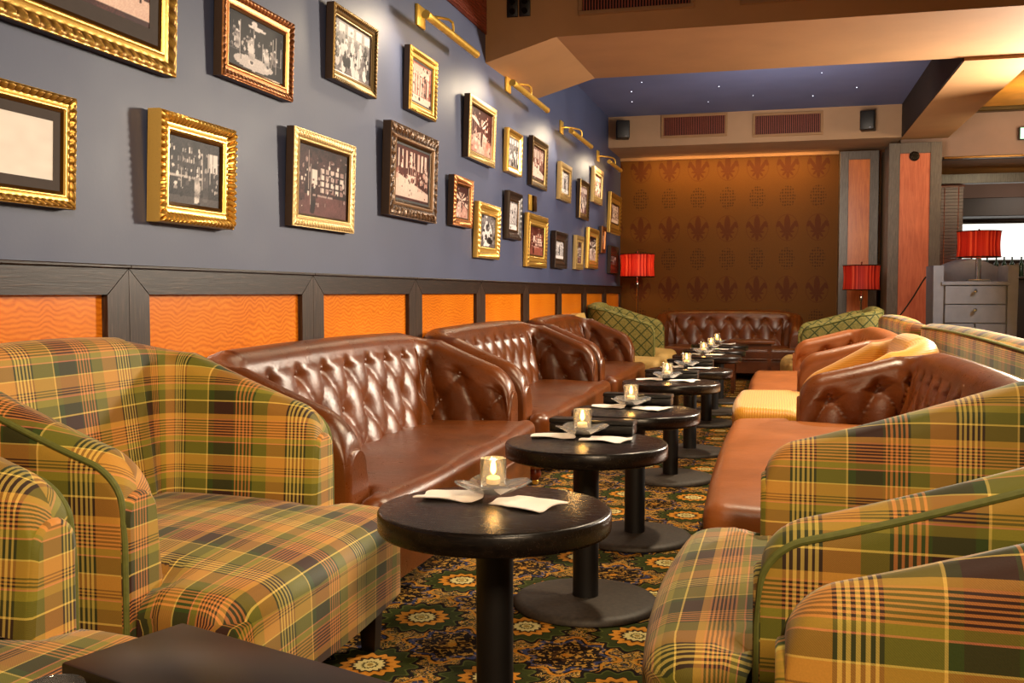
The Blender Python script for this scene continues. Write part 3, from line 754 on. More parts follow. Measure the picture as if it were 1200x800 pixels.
make_candle('glass rim just showing at the bottom left beside the black box', -.805, .962, ZT, False)
# a squarer brown table by the far sofa
o = thing('side_table', 'brown wood table with a glossy top in front of the far leather sofa', 'table', (-.26, 11.75, 0))
G().box(-.26, .26, -.26, .26, .565, .60, .006, 2).build('tabletop', MT['brown_wood'], o)
G().box(-.22, .22, -.22, .22, .50, .565, .003).build('apron', MT['brown_wood'], o)
for sx in (-1, 1):
    for sy in (-1, 1): taper_leg(o, sx * .2, sy * .2, .5, .024, .018, MT['brown_wood'])

# ------------------------------------------------------------------ photographs on the wall
def smooth_noise(nx, ny, s, rnd):
    a = rnd.random((s + 2, s + 2)); X = np.linspace(0, s, nx); Y = np.linspace(0, s, ny); i = X.astype(int); j = Y.astype(int); fx = X - i; fy = Y - j
    A = a[j][:, i]; B = a[j][:, i + 1]; C_ = a[j + 1][:, i]; D_ = a[j + 1][:, i + 1]
    return (A * (1 - fx) + B * fx) * (1 - fy[:, None]) + (C_ * (1 - fx) + D_ * fx) * fy[:, None]
def paint(kind, seed, nx, ny):
    rnd = np.random.RandomState(seed)
    U, V = np.meshgrid(np.linspace(0, 1, nx), np.linspace(0, 1, ny)); N = smooth_noise(nx, ny, 6, rnd) * .5 + smooth_noise(nx, ny, 17, rnd) * .5
    I = .08 + .16 * N
    def rect(x0, x1, y0, y1, v): I[(U > x0) & (U < x1) & (V > y0) & (V < y1)] = v
    def ell(cx, cy, rx, ry, v): I[((U - cx) / rx) ** 2 + ((V - cy) / ry) ** 2 < 1] = v
    def fig(cx, y0, h, v, hv=.8):
        for t in np.linspace(0, 1, 14): ell(cx + .01 * math.sin(t * 5 + seed), y0 + h * .8 * t, h * (.13 - .05 * abs(t - .6)), h * .07, v * (.85 + .15 * math.cos(9 * t)))
        ell(cx, y0 + h * .92, h * .055, h * .075, hv)
    if kind == 'street':
        I[:] = .06 + .1 * N
        ell(.45, .15, .35, .13, .75); 
        for k in range(9): ell(rnd.uniform(.05, .95), rnd.uniform(.35, .6), .02, .035, .7); 
        for k in range(14): rect(rnd.uniform(0, .9), rnd.uniform(.1, 1), .3, .31, .3)
        fig(.4, .15, .5, .9); fig(.68, .15, .42, .85); fig(.15, .35, .34, .7); fig(.83, .3, .3, .5); ell(.5, .85, .16, .035, .95); ell(.45, .92, .05, .05, .85)
    elif kind == 'bar':
        rect(0, 1, 0, .42, .16)
        for r_ in range(3):
            y = .5 + r_ * .14
            for k in range(16):
                if rnd.rand() < .6: rect(.02 + k * .04, .045 + k * .04, y, y + rnd.uniform(.04, .1), rnd.uniform(.3, .95))
        rect(.76, .96, .55, .85, .9); rect(.85, .865, .55, .85, .3); rect(0, .7, .4, .43, .7); fig(.55, .05, .45, .75); fig(.72, .1, .5, .3, .6); I[V < .12] += .15
    elif kind == 'room':
        rect(.28, .38, .45, .68, .95); 
        for k in range(5):
            for r_ in range(4): rect(.45 + k * .1, .52 + k * .1, .35 + r_ * .1, .42 + r_ * .1, rnd.uniform(.4, .95))
        I[(V < .3)] = .25 + .2 * N[(V < .3)]; fig(.3, .05, .42, .14, .3); ell(.62, .75, .02, .03, .95); ell(.8, .76, .02, .03, .95); rect(.3, .7, .28, .31, .6); rect(0, .15, .2, 1, .2)
    elif kind == 'pool':
        for k in range(8):
            x = .1 + k * .11; rect(x, x + rnd.uniform(.03, .07), .55 + .1 * rnd.rand(), .95, rnd.uniform(.6, 1))
        I[(V < .3 + .25 * (1 - U)) & (V > .05) & (V < .35 - .3 * (U - .5))] = .8; rect(.35, .6, .3, .48, .85); I[V > .93] = .2
        for k in range(8): ell(rnd.rand(), rnd.uniform(.3, .6), .05, .05, rnd.uniform(.05, .9))
    elif kind == 'crowd':
        I[:] = .35 + .3 * N; rect(0, 1, .75, 1, .55)
        for k in range(4): rect(.1 + k * .24, .26 + k * .24, .78, .95, .8)
        for k in range(26):
            x, y = rnd.uniform(.03, .97), rnd.uniform(.05, .6); ell(x, y, .06, .12, rnd.choice([.08, .95, .8, .15])); ell(x, y + .15, .03, .05, rnd.choice([.75, .1]))
    elif kind == 'alley':
        a = np.abs(U - .55) - .06 - (1 - V) * .0; d = np.abs((V - .55) / (np.abs(U - .55) + .08))
        I[:] = .12 + .75 * ((np.sin(d * 9 + seed) > .2) & (N > .38)); I[V < .5 - .4 * np.abs(U - .5)] = .45 + .4 * N[V < .5 - .4 * np.abs(U - .5)]; I[V > .8] = .12
        fig(.55, .2, .35, .1, .2); fig(.3, .1, .4, .85)
    elif kind == 'portrait':
        I[:] = .2 + .5 * N; ell(.5, .4, .3, .4, .85); ell(.5, .65, .13, .16, .15); ell(.4, .3, .08, .1, .1); ell(.65, .2, .2, .12, .1)
        for k in range(10): ell(rnd.rand(), rnd.rand(), .07, .06, rnd.choice([.05, .95]))
    elif kind == 'interior':
        I[:] = .3 + .4 * N; rect(.1, .9, .7, .95, .75); 
        for k in range(7): rect(.1 + k * .12, .16 + k * .12, .2, .65 + .2 * rnd.rand(), rnd.choice([.1, .95, .8]))
        I[V < .18] = .85
        for k in range(12): ell(rnd.rand(), rnd.rand(), .05, .05, rnd.choice([.08, .95]))
    elif kind == 'blank':
        I[:] = .86 + .1 * smooth_noise(nx, ny, 9, rnd)
    if kind != 'blank':
        # clutter of small things: glasses, faces, panes, chair backs
        for k in range(70):
            x, y = rnd.uniform(.02, .96), min(.95, max(.03, rnd.normal(.5, .2))); w_, h_ = rnd.uniform(.006, .035), rnd.uniform(.01, .07)
            v = rnd.choice([.04, .1, .3, .6, .95]); (rect(x, x + w_, y, y + h_, v) if rnd.rand() < .6 else ell(x, y, w_, h_ * .6, v))
        for k in range(10):
            x = rnd.uniform(.02, .98); rect(x, x + .008, rnd.uniform(.1, .4), rnd.uniform(.5, .95), rnd.choice([.05, .7]))
        I += .10 * (rnd.rand(ny, nx) - .5) * (I > .15)
        I = np.clip((I - .45) * 1.35 + .50 - .10 * (((U - .5) * 1.6) ** 2 + ((V - .5) * 1.6) ** 2), 0, 1)
    return np.clip(I, 0, 1)
SEP = [(rgb(36, 22, 26), rgb(140, 92, 92), rgb(255, 240, 232)), (rgb(26, 24, 28), rgb(118, 112, 116), rgb(246, 240, 240)), (rgb(60, 20, 16), rgb(176, 100, 84), rgb(255, 228, 214)), (rgb(60, 54, 54), rgb(190, 184, 182), rgb(250, 246, 242))]
def photo_mat():
    t = NT('old_photograph'); a = t.n('ShaderNodeAttribute'); a.attribute_name = 'photo'
    t.set(a.outputs['Color'], .45, Specular_IOR_Level=.12); MT['photo'] = t.m
photo_mat()
PROF = {
 'scoop': [(0, 0), (0, .78), (.03, .90), (.09, .96), (.15, 1.0), (.21, 1.0), (.27, .98), (.33, .94), (.39, .9), (.45, .85), (.51, .8), (.58, .74), (.66, .74), (.78, .70), (.84, .78), (.90, .78), (.95, .66), (1, .58), (1, .45)],
 'slope': [(0, 0), (0, .88), (.06, 1.0), (.12, 1.0), (.18, .98), (.24, .95), (.30, .92), (.36, .88), (.45, .84), (.6, .74), (.75, .62), (.82, .55), (.88, .62), (.94, .62), (1, .56), (1, .45)],
 'flat': [(0, 0), (0, .8), (.02, .9), (.08, .92), (.16, .94), (.24, .95), (.32, .96), (.40, .96), (.48, .96), (.56, .95), (.64, .94), (.72, .92), (.8, .86), (.86, .92), (.93, .9), (.97, .7), (1, .58), (1, .45)],
}
def frame(num, label, q, kind, tone, style, fm, bw, mount=None, relief=(.05, .1), lip=None, lean=.035, pn=None, edge='ebony', orn='bead'):
    y0, y1, z0, z1, d = q; w, h = y1 - y0, z1 - z0
    o = thing('framed_photograph', label, 'picture', (W + .002 + lean * h / 2, (y0 + y1) / 2, (z0 + z1) / 2), 0, 'framed photographs on the blue wall')
    o.rotation_euler = (PI / 2 + lean, 0, PI / 2)
    pr = PROF[style]; rows = []; tones = []
    pit, amp = relief
    corners = [(-w / 2, -h / 2), (w / 2, -h / 2), (w / 2, h / 2), (-w / 2, h / 2)]
    for k in range(4):
        a, b = Vector(corners[k]), Vector(corners[(k + 1) % 4]); L = (b - a).length; t = (b - a) / L; nrm = Vector((-t.y, t.x))
        n = max(8, int(L / min(.012, pit / 4)))
        for i in range(n if True else 0):
            row = []
            for (of, hh) in pr:
                off = of * bw; s = off + (L - 2 * off) * i / n
                p = a + t * s + nrm * off
                fr_ = (L * i / n / pit) % 1.0; cc, hw_ = {'scoop': (.30, .27), 'slope': (.26, .2), 'flat': (.38, .36)}[style]
                u_, v_ = (fr_ - .5) / .46, (of - cc) / hw_
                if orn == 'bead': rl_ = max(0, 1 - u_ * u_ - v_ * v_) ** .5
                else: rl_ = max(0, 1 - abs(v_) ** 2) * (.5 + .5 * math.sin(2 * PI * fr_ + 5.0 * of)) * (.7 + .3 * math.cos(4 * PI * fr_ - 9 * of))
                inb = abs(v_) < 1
                z = hh * d + amp * d * (rl_ - .35 * inb); tones.append((.34 + .66 * rl_) if inb else .85)
                row.append((p.x, p.y, z))
            rows.append(row)
    g = G(); g.grid(rows, None, close_u=True); m_ = len(pr); g.mi = [1 if (k % (m_ - 1)) == 0 else 0 for k in range(len(g.f))]
    fo = g.build('frame', [MT[fm], MT[edge or fm]], o, angle=35)
    fo.data.color_attributes.new('relief_tone', 'FLOAT_COLOR', 'POINT').data.foreach_set('color', np.repeat(np.array(tones, dtype=np.float32), 4))
    ix, iy = w / 2 - bw, h / 2 - bw
    if lip:
        g = G()
        pts = [(-ix, -iy), (ix, -iy), (ix, iy), (-ix, iy)]
        LW = .10 * bw + .003
        R0 = [(x, y, d * .55) for x, y in pts]; R1 = [(x, y, d * .66) for x, y in pts]; sg = lambda v: math.copysign(1, v)
        R2 = [(x - sg(x) * LW, y - sg(y) * LW, d * .58) for x, y in pts]; R3 = [(x - sg(x) * LW, y - sg(y) * LW, d * .49) for x, y in pts]
        g.grid([R0, R1, R2, R3], None, close_v=True); g.build('inner_rim', MT[lip], o, smooth=False); ix -= LW; iy -= LW
    if mount:
        mw, mm = mount; g = G()
        pts = [(-ix, -iy), (ix, -iy), (ix, iy), (-ix, iy)]; sg = lambda v: math.copysign(1, v)
        g.grid([[(x, y, d * .54) for x, y in pts], [(x - sg(x) * mw, y - sg(y) * mw, d * .54) for x, y in pts], [(x - sg(x) * mw, y - sg(y) * mw, d * .49) for x, y in pts]], None, close_v=True)
        g.build('mount', MT[mm], o, smooth=False); ix -= mw; iy -= mw
    ppm = pn or 230; nx = int(min(150, max(50, 2 * ix * ppm))); ny = int(min(120, max(50, 2 * iy * ppm)))
    I = paint(kind, num * 7 + 3, nx, ny); P = [[(-ix + 2 * ix * i / (nx - 1), -iy + 2 * iy * j / (ny - 1), d * .50) for i in range(nx)] for j in range(ny)]
    g = G(); g.grid(P); pb = g.build('photo_print', MT['photo'], o, smooth=False, recalc=False)
    lo, mi, hi = [np.array(c) for c in SEP[tone]]; x = I.ravel()[:, None]
    C_ = np.where(x < .5, lo + (mi - lo) * x * 2, mi + (hi - mi) * (x * 2 - 1))
    at = pb.data.color_attributes.new('photo', 'FLOAT_COLOR', 'POINT'); at.data.foreach_set('color', C_.astype(np.float32).ravel())
    return o
Q = {
 1:(2.05,3.218,1.918,2.62,.045), 2:(2.10,2.664,1.398,1.741,.045), 3:(3.081,3.580,1.392,1.787,.06), 4:(4.106,4.780,1.445,1.891,.045),
 5:(3.528,4.121,1.995,2.342,.045), 6:(4.538,5.087,2.189,2.560,.045), 7:(5.242,6.036,1.580,2.105,.06), 8:(5.594,6.078,2.228,2.604,.045),
 9:(6.755,7.440,2.099,2.542,.05), 10:(7.833,8.287,2.124,2.477,.045), 11:(8.648,9.254,2.099,2.536,.045), 12:(6.410,6.844,1.599,1.938,.05),
 13:(6.995,7.579,1.400,1.811,.045), 14:(7.832,8.253,1.584,1.972,.05), 15:(8.495,9.259,1.372,1.846,.045), 16:(9.858,10.414,2.086,2.462,.045),
 17:(10.876,11.438,1.972,2.400,.045), 18:(9.589,10.176,1.389,1.753,.05), 19:(10.694,11.131,1.400,1.771,.045), 20:(11.420,12.082,1.428,1.903,.045),
 21:(11.761,12.404,2.227,2.647,.045), 22:(12.337,12.649,1.640,1.975,.045), 23:(12.976,13.905,1.936,2.465,.045), 24:(12.993,13.691,1.398,1.765,.045)}
FR = [
 (1, 'large gilt framed photograph at the top left corner, cut by the frame, with dark mount', 'pool', 2, 'scoop', 'gilt', .080, (.05, 'mat_board'), (.05, .22), 'gilt_bright'),
 (2, 'gilt framed blank pale paper at the left edge of the wall', 'blank', 3, 'scoop', 'gilt', .045, (.03, 'mat_board'), (.03, .2), 'gilt_bright'),
 (3, 'bright gold beaded frame with a dark bar photograph, thickest gold frame on the left', 'bar', 1, 'scoop', 'gilt_bright', .068, None, (.026, .3), 'gilt_bright'),
 (4, 'square pale gold frame holding a brown photograph of a lone figure in a room', 'room', 0, 'flat', 'gilt_pale', .055, None, (.03, .12), 'gilt'),
 (5, 'copper gold frame showing white robed figures in a dark street', 'street', 1, 'scoop', 'copper_gilt', .058, None, (.03, .2), 'gilt_bright'),
 (6, 'dark bronze framed photograph of a crowded room, high beside the first brass lamp', 'crowd', 1, 'slope', 'bronze', .05, None, (.022, .14), 'gilt'),
 (7, 'large carved brown frame with a sepia billiard room photograph', 'pool', 2, 'flat', 'carved_brown', .085, (.012, 'liner_black'), (.055, .3), 'gilt'),
 (8, 'small gold frame hanging directly under the first brass lamp', 'interior', 2, 'scoop', 'gilt', .06, (.01, 'liner_black'), (.03, .14), None),
 (9, 'pale cream gold frame with a sepia street view, under the second brass lamp', 'alley', 2, 'flat', 'gilt_pale', .055, None, (.03, .12), 'gilt'),
 (10, 'narrow plain gold frame in the top row between the cream and the bronze frame', 'crowd', 1, 'slope', 'gilt_bright', .06, None, (.05, .03), None),
 (11, 'dark bronze frame in the top row with a pink toned photograph', 'pool', 2, 'slope', 'bronze', .07, None, (.04, .1), 'gilt'),
 (12, 'brown and gold frame just left of and touching the gold portrait frame', 'alley', 2, 'flat', 'copper_gilt', .055, None, (.03, .14), 'gilt'),
 (13, 'gold frame holding a high contrast black and white portrait, lower row', 'portrait', 1, 'scoop', 'gilt_bright', .085, (.006, 'liner_black'), (.04, .16), None),
 (14, 'plain dark brown frame in the lower middle with a gold inner rim', 'interior', 1, 'slope', 'ebony', .07, None, (.05, .03), 'gilt_bright'),
 (15, 'ornate gold frame below the small brass plate in the lower row', 'room', 2, 'scoop', 'gilt', .10, None, (.04, .2), 'gilt_pale'),
 (16, 'cream gold frame in the top row under the third brass lamp', 'interior', 1, 'flat', 'gilt_pale', .075, None, (.05, .04), 'gilt'),
 (17, 'dark bronze frame in the upper row between the cream and the lamp lit gold frame', 'crowd', 0, 'slope', 'bronze', .07, None, (.04, .06), None),
 (18, 'black and silver frame in the bottom row, right of the ornate gold frame', 'interior', 1, 'slope', 'ebony', .085, None, (.04, .2), 'gilt_pale'),
 (19, 'pale silver gold frame in the bottom row beside the bright gold frame', 'room', 0, 'flat', 'gilt_pale', .07, None, (.05, .04), None),
 (20, 'tall bright gold frame in the bottom row near the far corner', 'alley', 0, 'scoop', 'gilt_bright', .10, None, (.05, .1), None),
 (21, 'pale gold frame lit by the last brass lamp, highest of the far group', 'crowd', 2, 'flat', 'gilt_pale', .085, None, (.05, .06), 'gilt'),
 (22, 'small copper frame half hidden behind the tall bright gold frame', 'room', 2, 'flat', 'copper_gilt', .06, None, (.04, .1), None),
 (23, 'large greenish gold frame nearest the far corner of the wall', 'interior', 0, 'scoop', 'gilt', .13, None, (.06, .16), 'gilt'),
 (24, 'dark frame in the bottom row at the far corner beside the red floor lamp', 'bar', 1, 'slope', 'ebony', .11, None, (.05, .04), 'gilt_pale')]
for f_ in FR:
    n_, lab, kd, tn, st_, fm, bw, mo, rl, lp = f_
    frame(n_, lab, Q[n_], kd, tn, st_, fm, bw, mo, (rl[0], max(rl[1], .1)), lp, edge=None if n_ in (3, 10, 13, 15, 16, 19, 20, 21, 23) else 'ebony', orn='bead' if n_ in (3, 6, 13, 8, 12) else 'leaf')
o = thing('wall_plate', 'small double brass plate above the ornate gold frame', 'plate', (W, 8.80, 1.95))
G().box(0, .014, -.115, -.01, -.07, .07, .004, 2).build('plate', MT['brass'], o)
G().box(0, .03, .01, .115, -.07, .07, .006, 2).build('cover', MT['gilt'], o)

# ------------------------------------------------------------------ brass picture lights
LBL = ['brass picture light nearest, above the small gold frame', 'second brass picture light, beside the cross beam', 'third brass picture light, past the cross beam', 'last brass picture light, by the far corner']
for i, (y, z, ya, yb) in enumerate([(5.884, 2.84, 5.55, 6.55), (7.966, 2.845, 7.52, 8.72), (10.078, 2.83, 9.8, 10.9), (12.251, 2.825, 12.15, 13.05)]):
    o = thing('picture_light', LBL[i], 'wall lamp', (W, y, z), 0, 'brass picture lights')
    G().box(0, .018, -.07, .07, -.065, .065, .004, 2).build('wall_plate', MT['brass'], o)
    ym = (ya + yb) / 2 - y; arm = [(.012, 0, 0), (.06, 0, .004)]
    arm = [(.012, 0, 0), (.05, .02, .004), (.10, ym * .5, .012), (.145, ym * .86, .012), (.165, ym * .98, -.004), (.168, ym, -.035), (.166, ym, -.075)]
    G().tube(arm, .0085, 10).build('arm', MT['brass'], o)
    g = G(); r_ = .024; P = []
    for k in range(17):
        a = R(40 + 280 * k / 16); P.append([(.166 - r_ * math.cos(a) * 1.0, yy, -.085 + r_ * math.sin(a)) for yy in (ya - y, yb - y)])
    g.grid(P); g.grid([[(p[0] * 1 + 0, p[1], p[2]) for p in r] for r in [[(.166 + (p[0] - .166) * .86, p[1], -.085 + (p[2] + .085) * .86) for p in row] for row in P]])
    for yy in (ya - y, yb - y): g.lathe([(0, -.004), (.026, -.004), (.026, .004), (0, .004)], 20, (.166, yy, -.085), 'y')
    g.build('lamp_tube', MT['brass'], o)
    g = G(); g.lathe([(0, 0), (.008, 0), (.008, yb - ya - .06), (0, yb - ya - .06)], 10, (.162, ya - y + .03, -.085), 'y'); g.build('bulb', MT['tube_glow'], o)
    spot('picture_light_glow', (W + .34, ya + .05, z - .10), (W, ya - .30, z - .55), 24, 110, 1.0, .08, (1, .80, .54))
    spot('picture_light_fill', (W + .22, (ya + yb) / 2, z - .12), (W, (ya + yb) / 2 - .15, z - .8), 5, 130, 1.0, .08, (1, .8, .55))

# ------------------------------------------------------------------ vents, speakers, sockets
def vent(label, x0, x1, z0, z1, yf, nsl, dirx=True):
    o = thing('air_vent', label, 'vent', ((x0 + x1) / 2, yf, (z0 + z1) / 2), 0, 'ceiling air vents'); w, h = (x1 - x0) / 2, (z1 - z0) / 2; b = .032
    g = G()
    for a in ((-w, w, h - b, h), (-w, w, -h, -h + b), (-w, -w + b, -h + b, h - b), (w - b, w, -h + b, h - b)): g.box(a[0], a[1], -.022, 0, a[2], a[3], .004)
    g.build('frame', MT['vent_paint'], o, smooth=False)
    G().box(-w + b, w - b, -.006, 0, -h + b, h - b).build('dark_opening', MT['vent_dark'], o, smooth=False)
    g = G()
    for k in range(nsl):
        x = -w + b + (2 * w - 2 * b) * (k + .5) / nsl; g.box(x - .004, x + .004, -.018, -.008, -h + b, h - b)
    g.build('grille', MT['vent_slat'], o, smooth=False)
vent('red slatted air vent left of two on the soffit over the patterned wall', -1.46, -.62, 3.135, 3.43, YS, 34)
vent('red slatted air vent right of two on the soffit over the patterned wall', -.31, .545, 3.105, 3.40, YS, 34)
vent('red slatted air vent on the cross beam at the top edge', -1.435, -.585, 3.18, 3.46, YN, 36)
vent('pale air vent just touching the top edge right of the larger beam vent', -.27, .23, 3.172, 3.44, YN, 20)
o = thing('wall_grille', 'red mesh grille high on the blue wall touching the beam', 'grille', (W, 6.78, 3.33))
G().box(0, .012, -.56, .56, -.24, .24, .003).build('frame', MT['red_slats'], o, smooth=False)
g = G()
for k in range(40): yy = -.53 + 1.06 * k / 39; g.box(.012, .018, yy - .004, yy + .004, -.22, .22)
for k in range(18): zz = -.21 + .42 * k / 17; g.box(.012, .018, -.54, .54, zz - .004, zz + .004)
g.build('mesh', MT['vent_slat'], o, smooth=False)
def speaker(label, x, z, rz):
    o = thing('wall_speaker', label, 'speaker', (x, YS - .14, z), rz, 'black wall speakers')
    g = G(); g.box(-.085, .085, -.10, .08, -.115, .115, .012, 3); g.build('cabinet', MT['black_plastic'], o, angle=30)
    G().box(-.078, .078, -.113, -.1, -.107, .107, .006, 2).build('grille', MT['liner_black'], o, angle=30)
    G().box(.02, .045, -.118, -.112, -.095, -.083).build('badge', MT['chrome'], o, smooth=False)
    G().box(-.02, .02, .08, .14, -.03, .03, .004).build('bracket', MT['black_plastic'], o, smooth=False)
speaker('black speaker on the soffit at the left corner by the blue wall', -1.94, 3.24, R(12)); speaker('black speaker at the right end of the soffit beside the dark beam', 1.06, 3.225, R(-10))
for lab, x in (('left of the paired black socket boxes on the cross beam', -1.935), ('right of the paired black socket boxes on the cross beam', -1.84)):
    o = thing('socket_box', lab, 'socket', (x, YN, 3.28), 0, 'black socket boxes on the beam')
    G().box(-.042, .042, -.02, 0, -.075, .075, .004, 2).build('plate', MT['black_plastic'], o, angle=30)
    for zz in (-.035, .035): g = G(); g.lathe([(0, -.026), (.022, -.026), (.024, -.018), (0, -.018)], 16, (0, 0, zz), 'y'); g.build('outlet', MT['bronze'], o)
for k, (x, y) in enumerate([(-1.624, 11.49), (-1.705, 12.101), (-1.445, 11.012), (-.641, 11.457), (-.815, 12.336), (-.284, 12.079), (.392, 12.278), (.438, 11.029), (.85, 11.899)]):
    g = G(); g.lathe([(0, -.003), (.0045, -.002), (.0055, 0), (0, 0)], 10, (x, y, ZC)); s_ = g.build('star_light', MT['star_glow'])
    tag(s_, 'tiny white point light in the blue ceiling', 'light', 'star lights in the ceiling')

# ------------------------------------------------------------------ lamps
def drum(g, r0, z0, z1, n=44):
    P = []; UV = []
    for k in range(n + 1):
        a = 2 * PI * k / n; row = []; ur = []
        for i in range(9):
            t = i / 8; r_ = r0 * (1 - .045 * math.sin(PI * t)); row.append((r_ * math.cos(a), r_ * math.sin(a), z0 + (z1 - z0) * t)); ur.append((k / n, t))
        P.append(row); UV.append(ur)
    g.grid(P, UV)
def floor_lamp(label, x, y, ztop, zbot, rs, power):
    o = thing('floor_lamp', label, 'lamp', (x, y, 0), 0, 'red shaded lamps')
    g = G(); drum(g, rs, zbot, ztop); g.build('lamp_shade', MT['lamp_shade'], o, recalc=False)
    g = G()
    for zz in (zbot, ztop): g.tube([(rs * math.cos(2 * PI * k / 40), rs * math.sin(2 * PI * k / 40), zz) for k in range(40)], .006, 6, closed=True)
    for k in range(3): a = 2 * PI * k / 3; g.tube([(0, 0, ztop - .01), (rs * math.cos(a), rs * math.sin(a), ztop - .01)], .003, 5)
    g.build('shade_rim', MT['bronze'], o)
    g = G(); g.lathe([(0, ztop + .05), (.012, ztop + .04), (.008, ztop + .02), (.008, ztop - .02), (0, ztop - .02)], 12); g.build('finial', MT['chrome'], o)
    g = G(); g.lathe([(.006, ztop), (.006, zbot - .05), (.02, zbot - .07), (.02, zbot - .12), (.011, zbot - .15), (.011, .05), (.03, .035)], 14); g.build('pole', MT['chrome'], o)
    g = G(); g.lathe([(0, .035), (.03, .035), (.12, .02), (.13, .006), (.13, 0), (0, 0)], 32); g.build('base', MT['chrome'], o)
    point('lamp_bulb', (0, 0, (ztop + zbot) / 2), power, .04, (1, .68, .36), o)
floor_lamp('red shaded floor lamp in the far left corner by the pictures', -1.83, 13.62, 1.665, 1.36, .235, 4)
floor_lamp('red shaded floor lamp standing before the narrow red wood column', 1.02, 13.0, 1.476, 1.178, .22, .9)
# grey cabinet with raised gallery, and the lamp standing on it
cx0, cx1, cy = 1.50, 2.28, 10.6
o = thing('sideboard_cabinet', 'grey painted cabinet with two drawers and two doors right of the wide column', 'cabinet', ((cx0 + cx1) / 2, cy, 0)); hw = (cx1 - cx0) / 2
g = G(); g.box(-hw + .06, hw - .06, .02, .5, .12, 1.22)
for s_ in (-1, 1):
    g.add([(s_ * hw * .99, 0, 1.41), (s_ * (hw - .1), 0, 1.41), (s_ * (hw - .1), 0, 0), (s_ * (hw - .02), 0, 0), (s_ * hw * .99, .5, 1.41), (s_ * (hw - .1), .5, 1.41), (s_ * (hw - .1), .5, 0), (s_ * (hw - .02), .5, 0)],
          [[0, 1, 2, 3], [7, 6, 5, 4], [0, 4, 5, 1], [1, 5, 6, 2], [2, 6, 7, 3], [3, 7, 4, 0]])
g.box(-hw + .08, hw - .08, -.01, .5, 1.215, 1.25, .004); g.build('body', MT['grey_paint'], o, smooth=False)
g = G(); top = [(-hw + .09 + (2 * hw - .18) * i / 16, 1.40 + .09 * math.sin(PI * i / 16)) for i in range(17)]
poly = [(-hw + .09, 1.25)] + top + [(hw - .09, 1.25)]; n = len(poly)
g.add([(x, .46, z) for x, z in poly] + [(x, .49, z) for x, z in poly], [list(range(n)), list(range(n, 2 * n))[::-1]] + [[i, (i + 1) % n, n + (i + 1) % n, n + i] for i in range(n)]); g.build('gallery_board', MT['grey_paint'], o, smooth=False)
def knob(p, x, z): g_ = G(); g_.lathe([(0, -.034), (.014, -.032), (.019, -.024), (.014, -.014), (.007, -.01), (.007, 0), (0, 0)], 14, (x, .0, z), 'y'); g_.build('knob', MT['chrome'], p)
for z0, z1 in ((1.03, 1.205), (.845, 1.02)):
    dr = G().box(-hw + .115, hw - .115, -.004, .02, z0, z1, .003).build('drawer', MT['grey_paint'], o, smooth=False); knob(dr, 0.0, (z0 + z1) / 2 + .04)
for x0, x1, kx in ((-hw + .115, -.006, -.06), (.006, hw - .115, .06)):
    dr = G().box(x0, x1, -.004, .02, .2, .835, .003).build('door', MT['grey_paint'], o, smooth=False); knob(dr, kx, .77)
o = thing('table_lamp', 'table lamp with red drum shade on the grey cabinet', 'lamp', (1.955, 10.84, 1.2505))
g = G(); drum(g, .205, .245, .50); g.build('lamp_shade', MT['lamp_shade'], o, recalc=False)
g = G(); g.tube([(.205 * math.cos(2 * PI * k / 36), .205 * math.sin(2 * PI * k / 36), .245) for k in range(36)], .005, 6, closed=True); g.tube([(.205 * math.cos(2 * PI * k / 36), .205 * math.sin(2 * PI * k / 36), .50) for k in range(36)], .005, 6, closed=True)
for k in range(3): a = 2 * PI * k / 3; g.tube([(0, 0, .49), (.205 * math.cos(a), .205 * math.sin(a), .49)], .003, 5)
g.build('shade_rim', MT['bronze'], o)
g = G(); g.lathe([(0, .53), (.01, .52), (.006, .50), (.006, .24), (.028, .23), (.028, .02), (.03, .02)], 18); g.build('stem', MT['chrome'], o)
G().box(-.10, .10, -.08, .08, 0, .022, .004, 2).build('base', MT['chrome'], o, angle=30)
point('lamp_bulb', (0, 0, .36), 1.4, .04, (1, .68, .36), o)
g = G(); g.tube([(1.475, 10.9, 1.30), (1.455, 10.95, 1.26), (1.38, 11.05, 1.10), (1.30, 11.1, .96), (1.24, 11.1, .88), (1.21, 11.12, .6), (1.2, 11.1, .2), (1.22, 11.0, .012), (1.3, 10.9, .012)], .008, 6)
tag(g.build('power_cord', MT['cord_black']), 'dark power cord running from the grey cabinet down behind the sofas', 'cord')
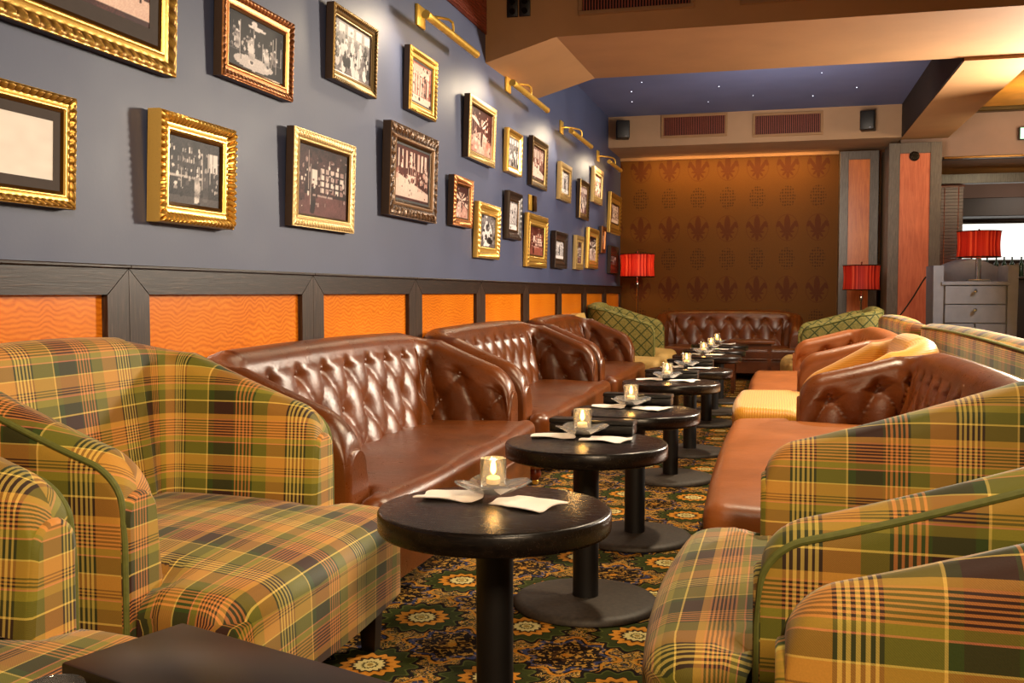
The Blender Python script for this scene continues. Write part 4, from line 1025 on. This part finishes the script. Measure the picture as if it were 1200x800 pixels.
# blinds, bottles, exit sign on the right
o = thing('window_blind', 'dark red slatted blind beside the wide column', 'blind', (2.34, 15.0, 0), 0)
G().box(-.17, .17, -.03, .04, 2.60, 2.68, .004).build('headrail', MT['cherry'], o, smooth=False)
g = G()
for k in range(24):
    z = 1.53 + k * .0455; g.box(-.15, .15, -.02, .02, z, z + .044, .002)
g.build('slats', MT['red_slats'], o, smooth=False)
g = G()
for x in (-.09, .09): g.tube([(x, -.026, 2.6), (x, -.026, 1.5)], .005, 5)
g.build('ladder_cord', MT['cherry'], o)
G().box(-.17, .17, .02, .06, .0, 1.53, .004).build('panel_below', MT['red_slats'], o, smooth=False)
o = thing('back_counter', 'dark counter in the back room below the bright window', 'counter', (3.7, 16.5, 0))
G().box(-1.2, 1.6, -.3, .3, 0, 1.34, .01).build('body', MT['back_room_dark'], o, smooth=False)
G().box(-1.25, 1.65, -.34, .34, 1.34, 1.38, .008).build('worktop', MT['dark_oak'], o, smooth=False)
g = G(); g.lathe([(0, 0), (.034, 0), (.036, .01), (.036, .17), (.03, .20), (.013, .23), (.012, .29), (.014, .30), (0, .30)], 14); b0 = g.build('bottle', MT['bottle_green'])
b0.location = (2.86, 16.4, 1.3805); tag(b0, 'dark bottle on the back counter below the bright window', 'bottle', 'bottles on the back counter')
for k in range(1, 9): dup(b0, None, (2.86 + k * .115, 16.4 + .03 * (k % 3), 1.3805))
o = thing('exit_sign', 'lit green and white exit sign at the right edge', 'sign', (2.93, 13.38, 3.075))
G().box(-.09, .35, 0, .07, -.075, .075, .008, 2).build('housing', MT['black_plastic'], o, angle=30)
G().box(-.08, .34, -.006, .0, -.066, .066).build('face', MT['exit_glow'], o, smooth=False)
cu = bpy.data.curves.new('lettering', 'FONT'); cu.body = 'EXIT'; cu.size = .12; cu.extrude = .001; cu.align_x = 'CENTER'; cu.align_y = 'CENTER'
tx = bpy.data.objects.new('lettering', cu); COL.objects.link(tx); dg = bpy.context.evaluated_depsgraph_get(); me = bpy.data.meshes.new_from_object(tx.evaluated_get(dg)); bpy.data.objects.remove(tx)
lo = new_obj('lettering', me, o); me.materials.clear(); me.materials.append(MT['led']); lo.location = (.13, -.008, 0); lo.rotation_euler = (PI / 2, 0, 0)
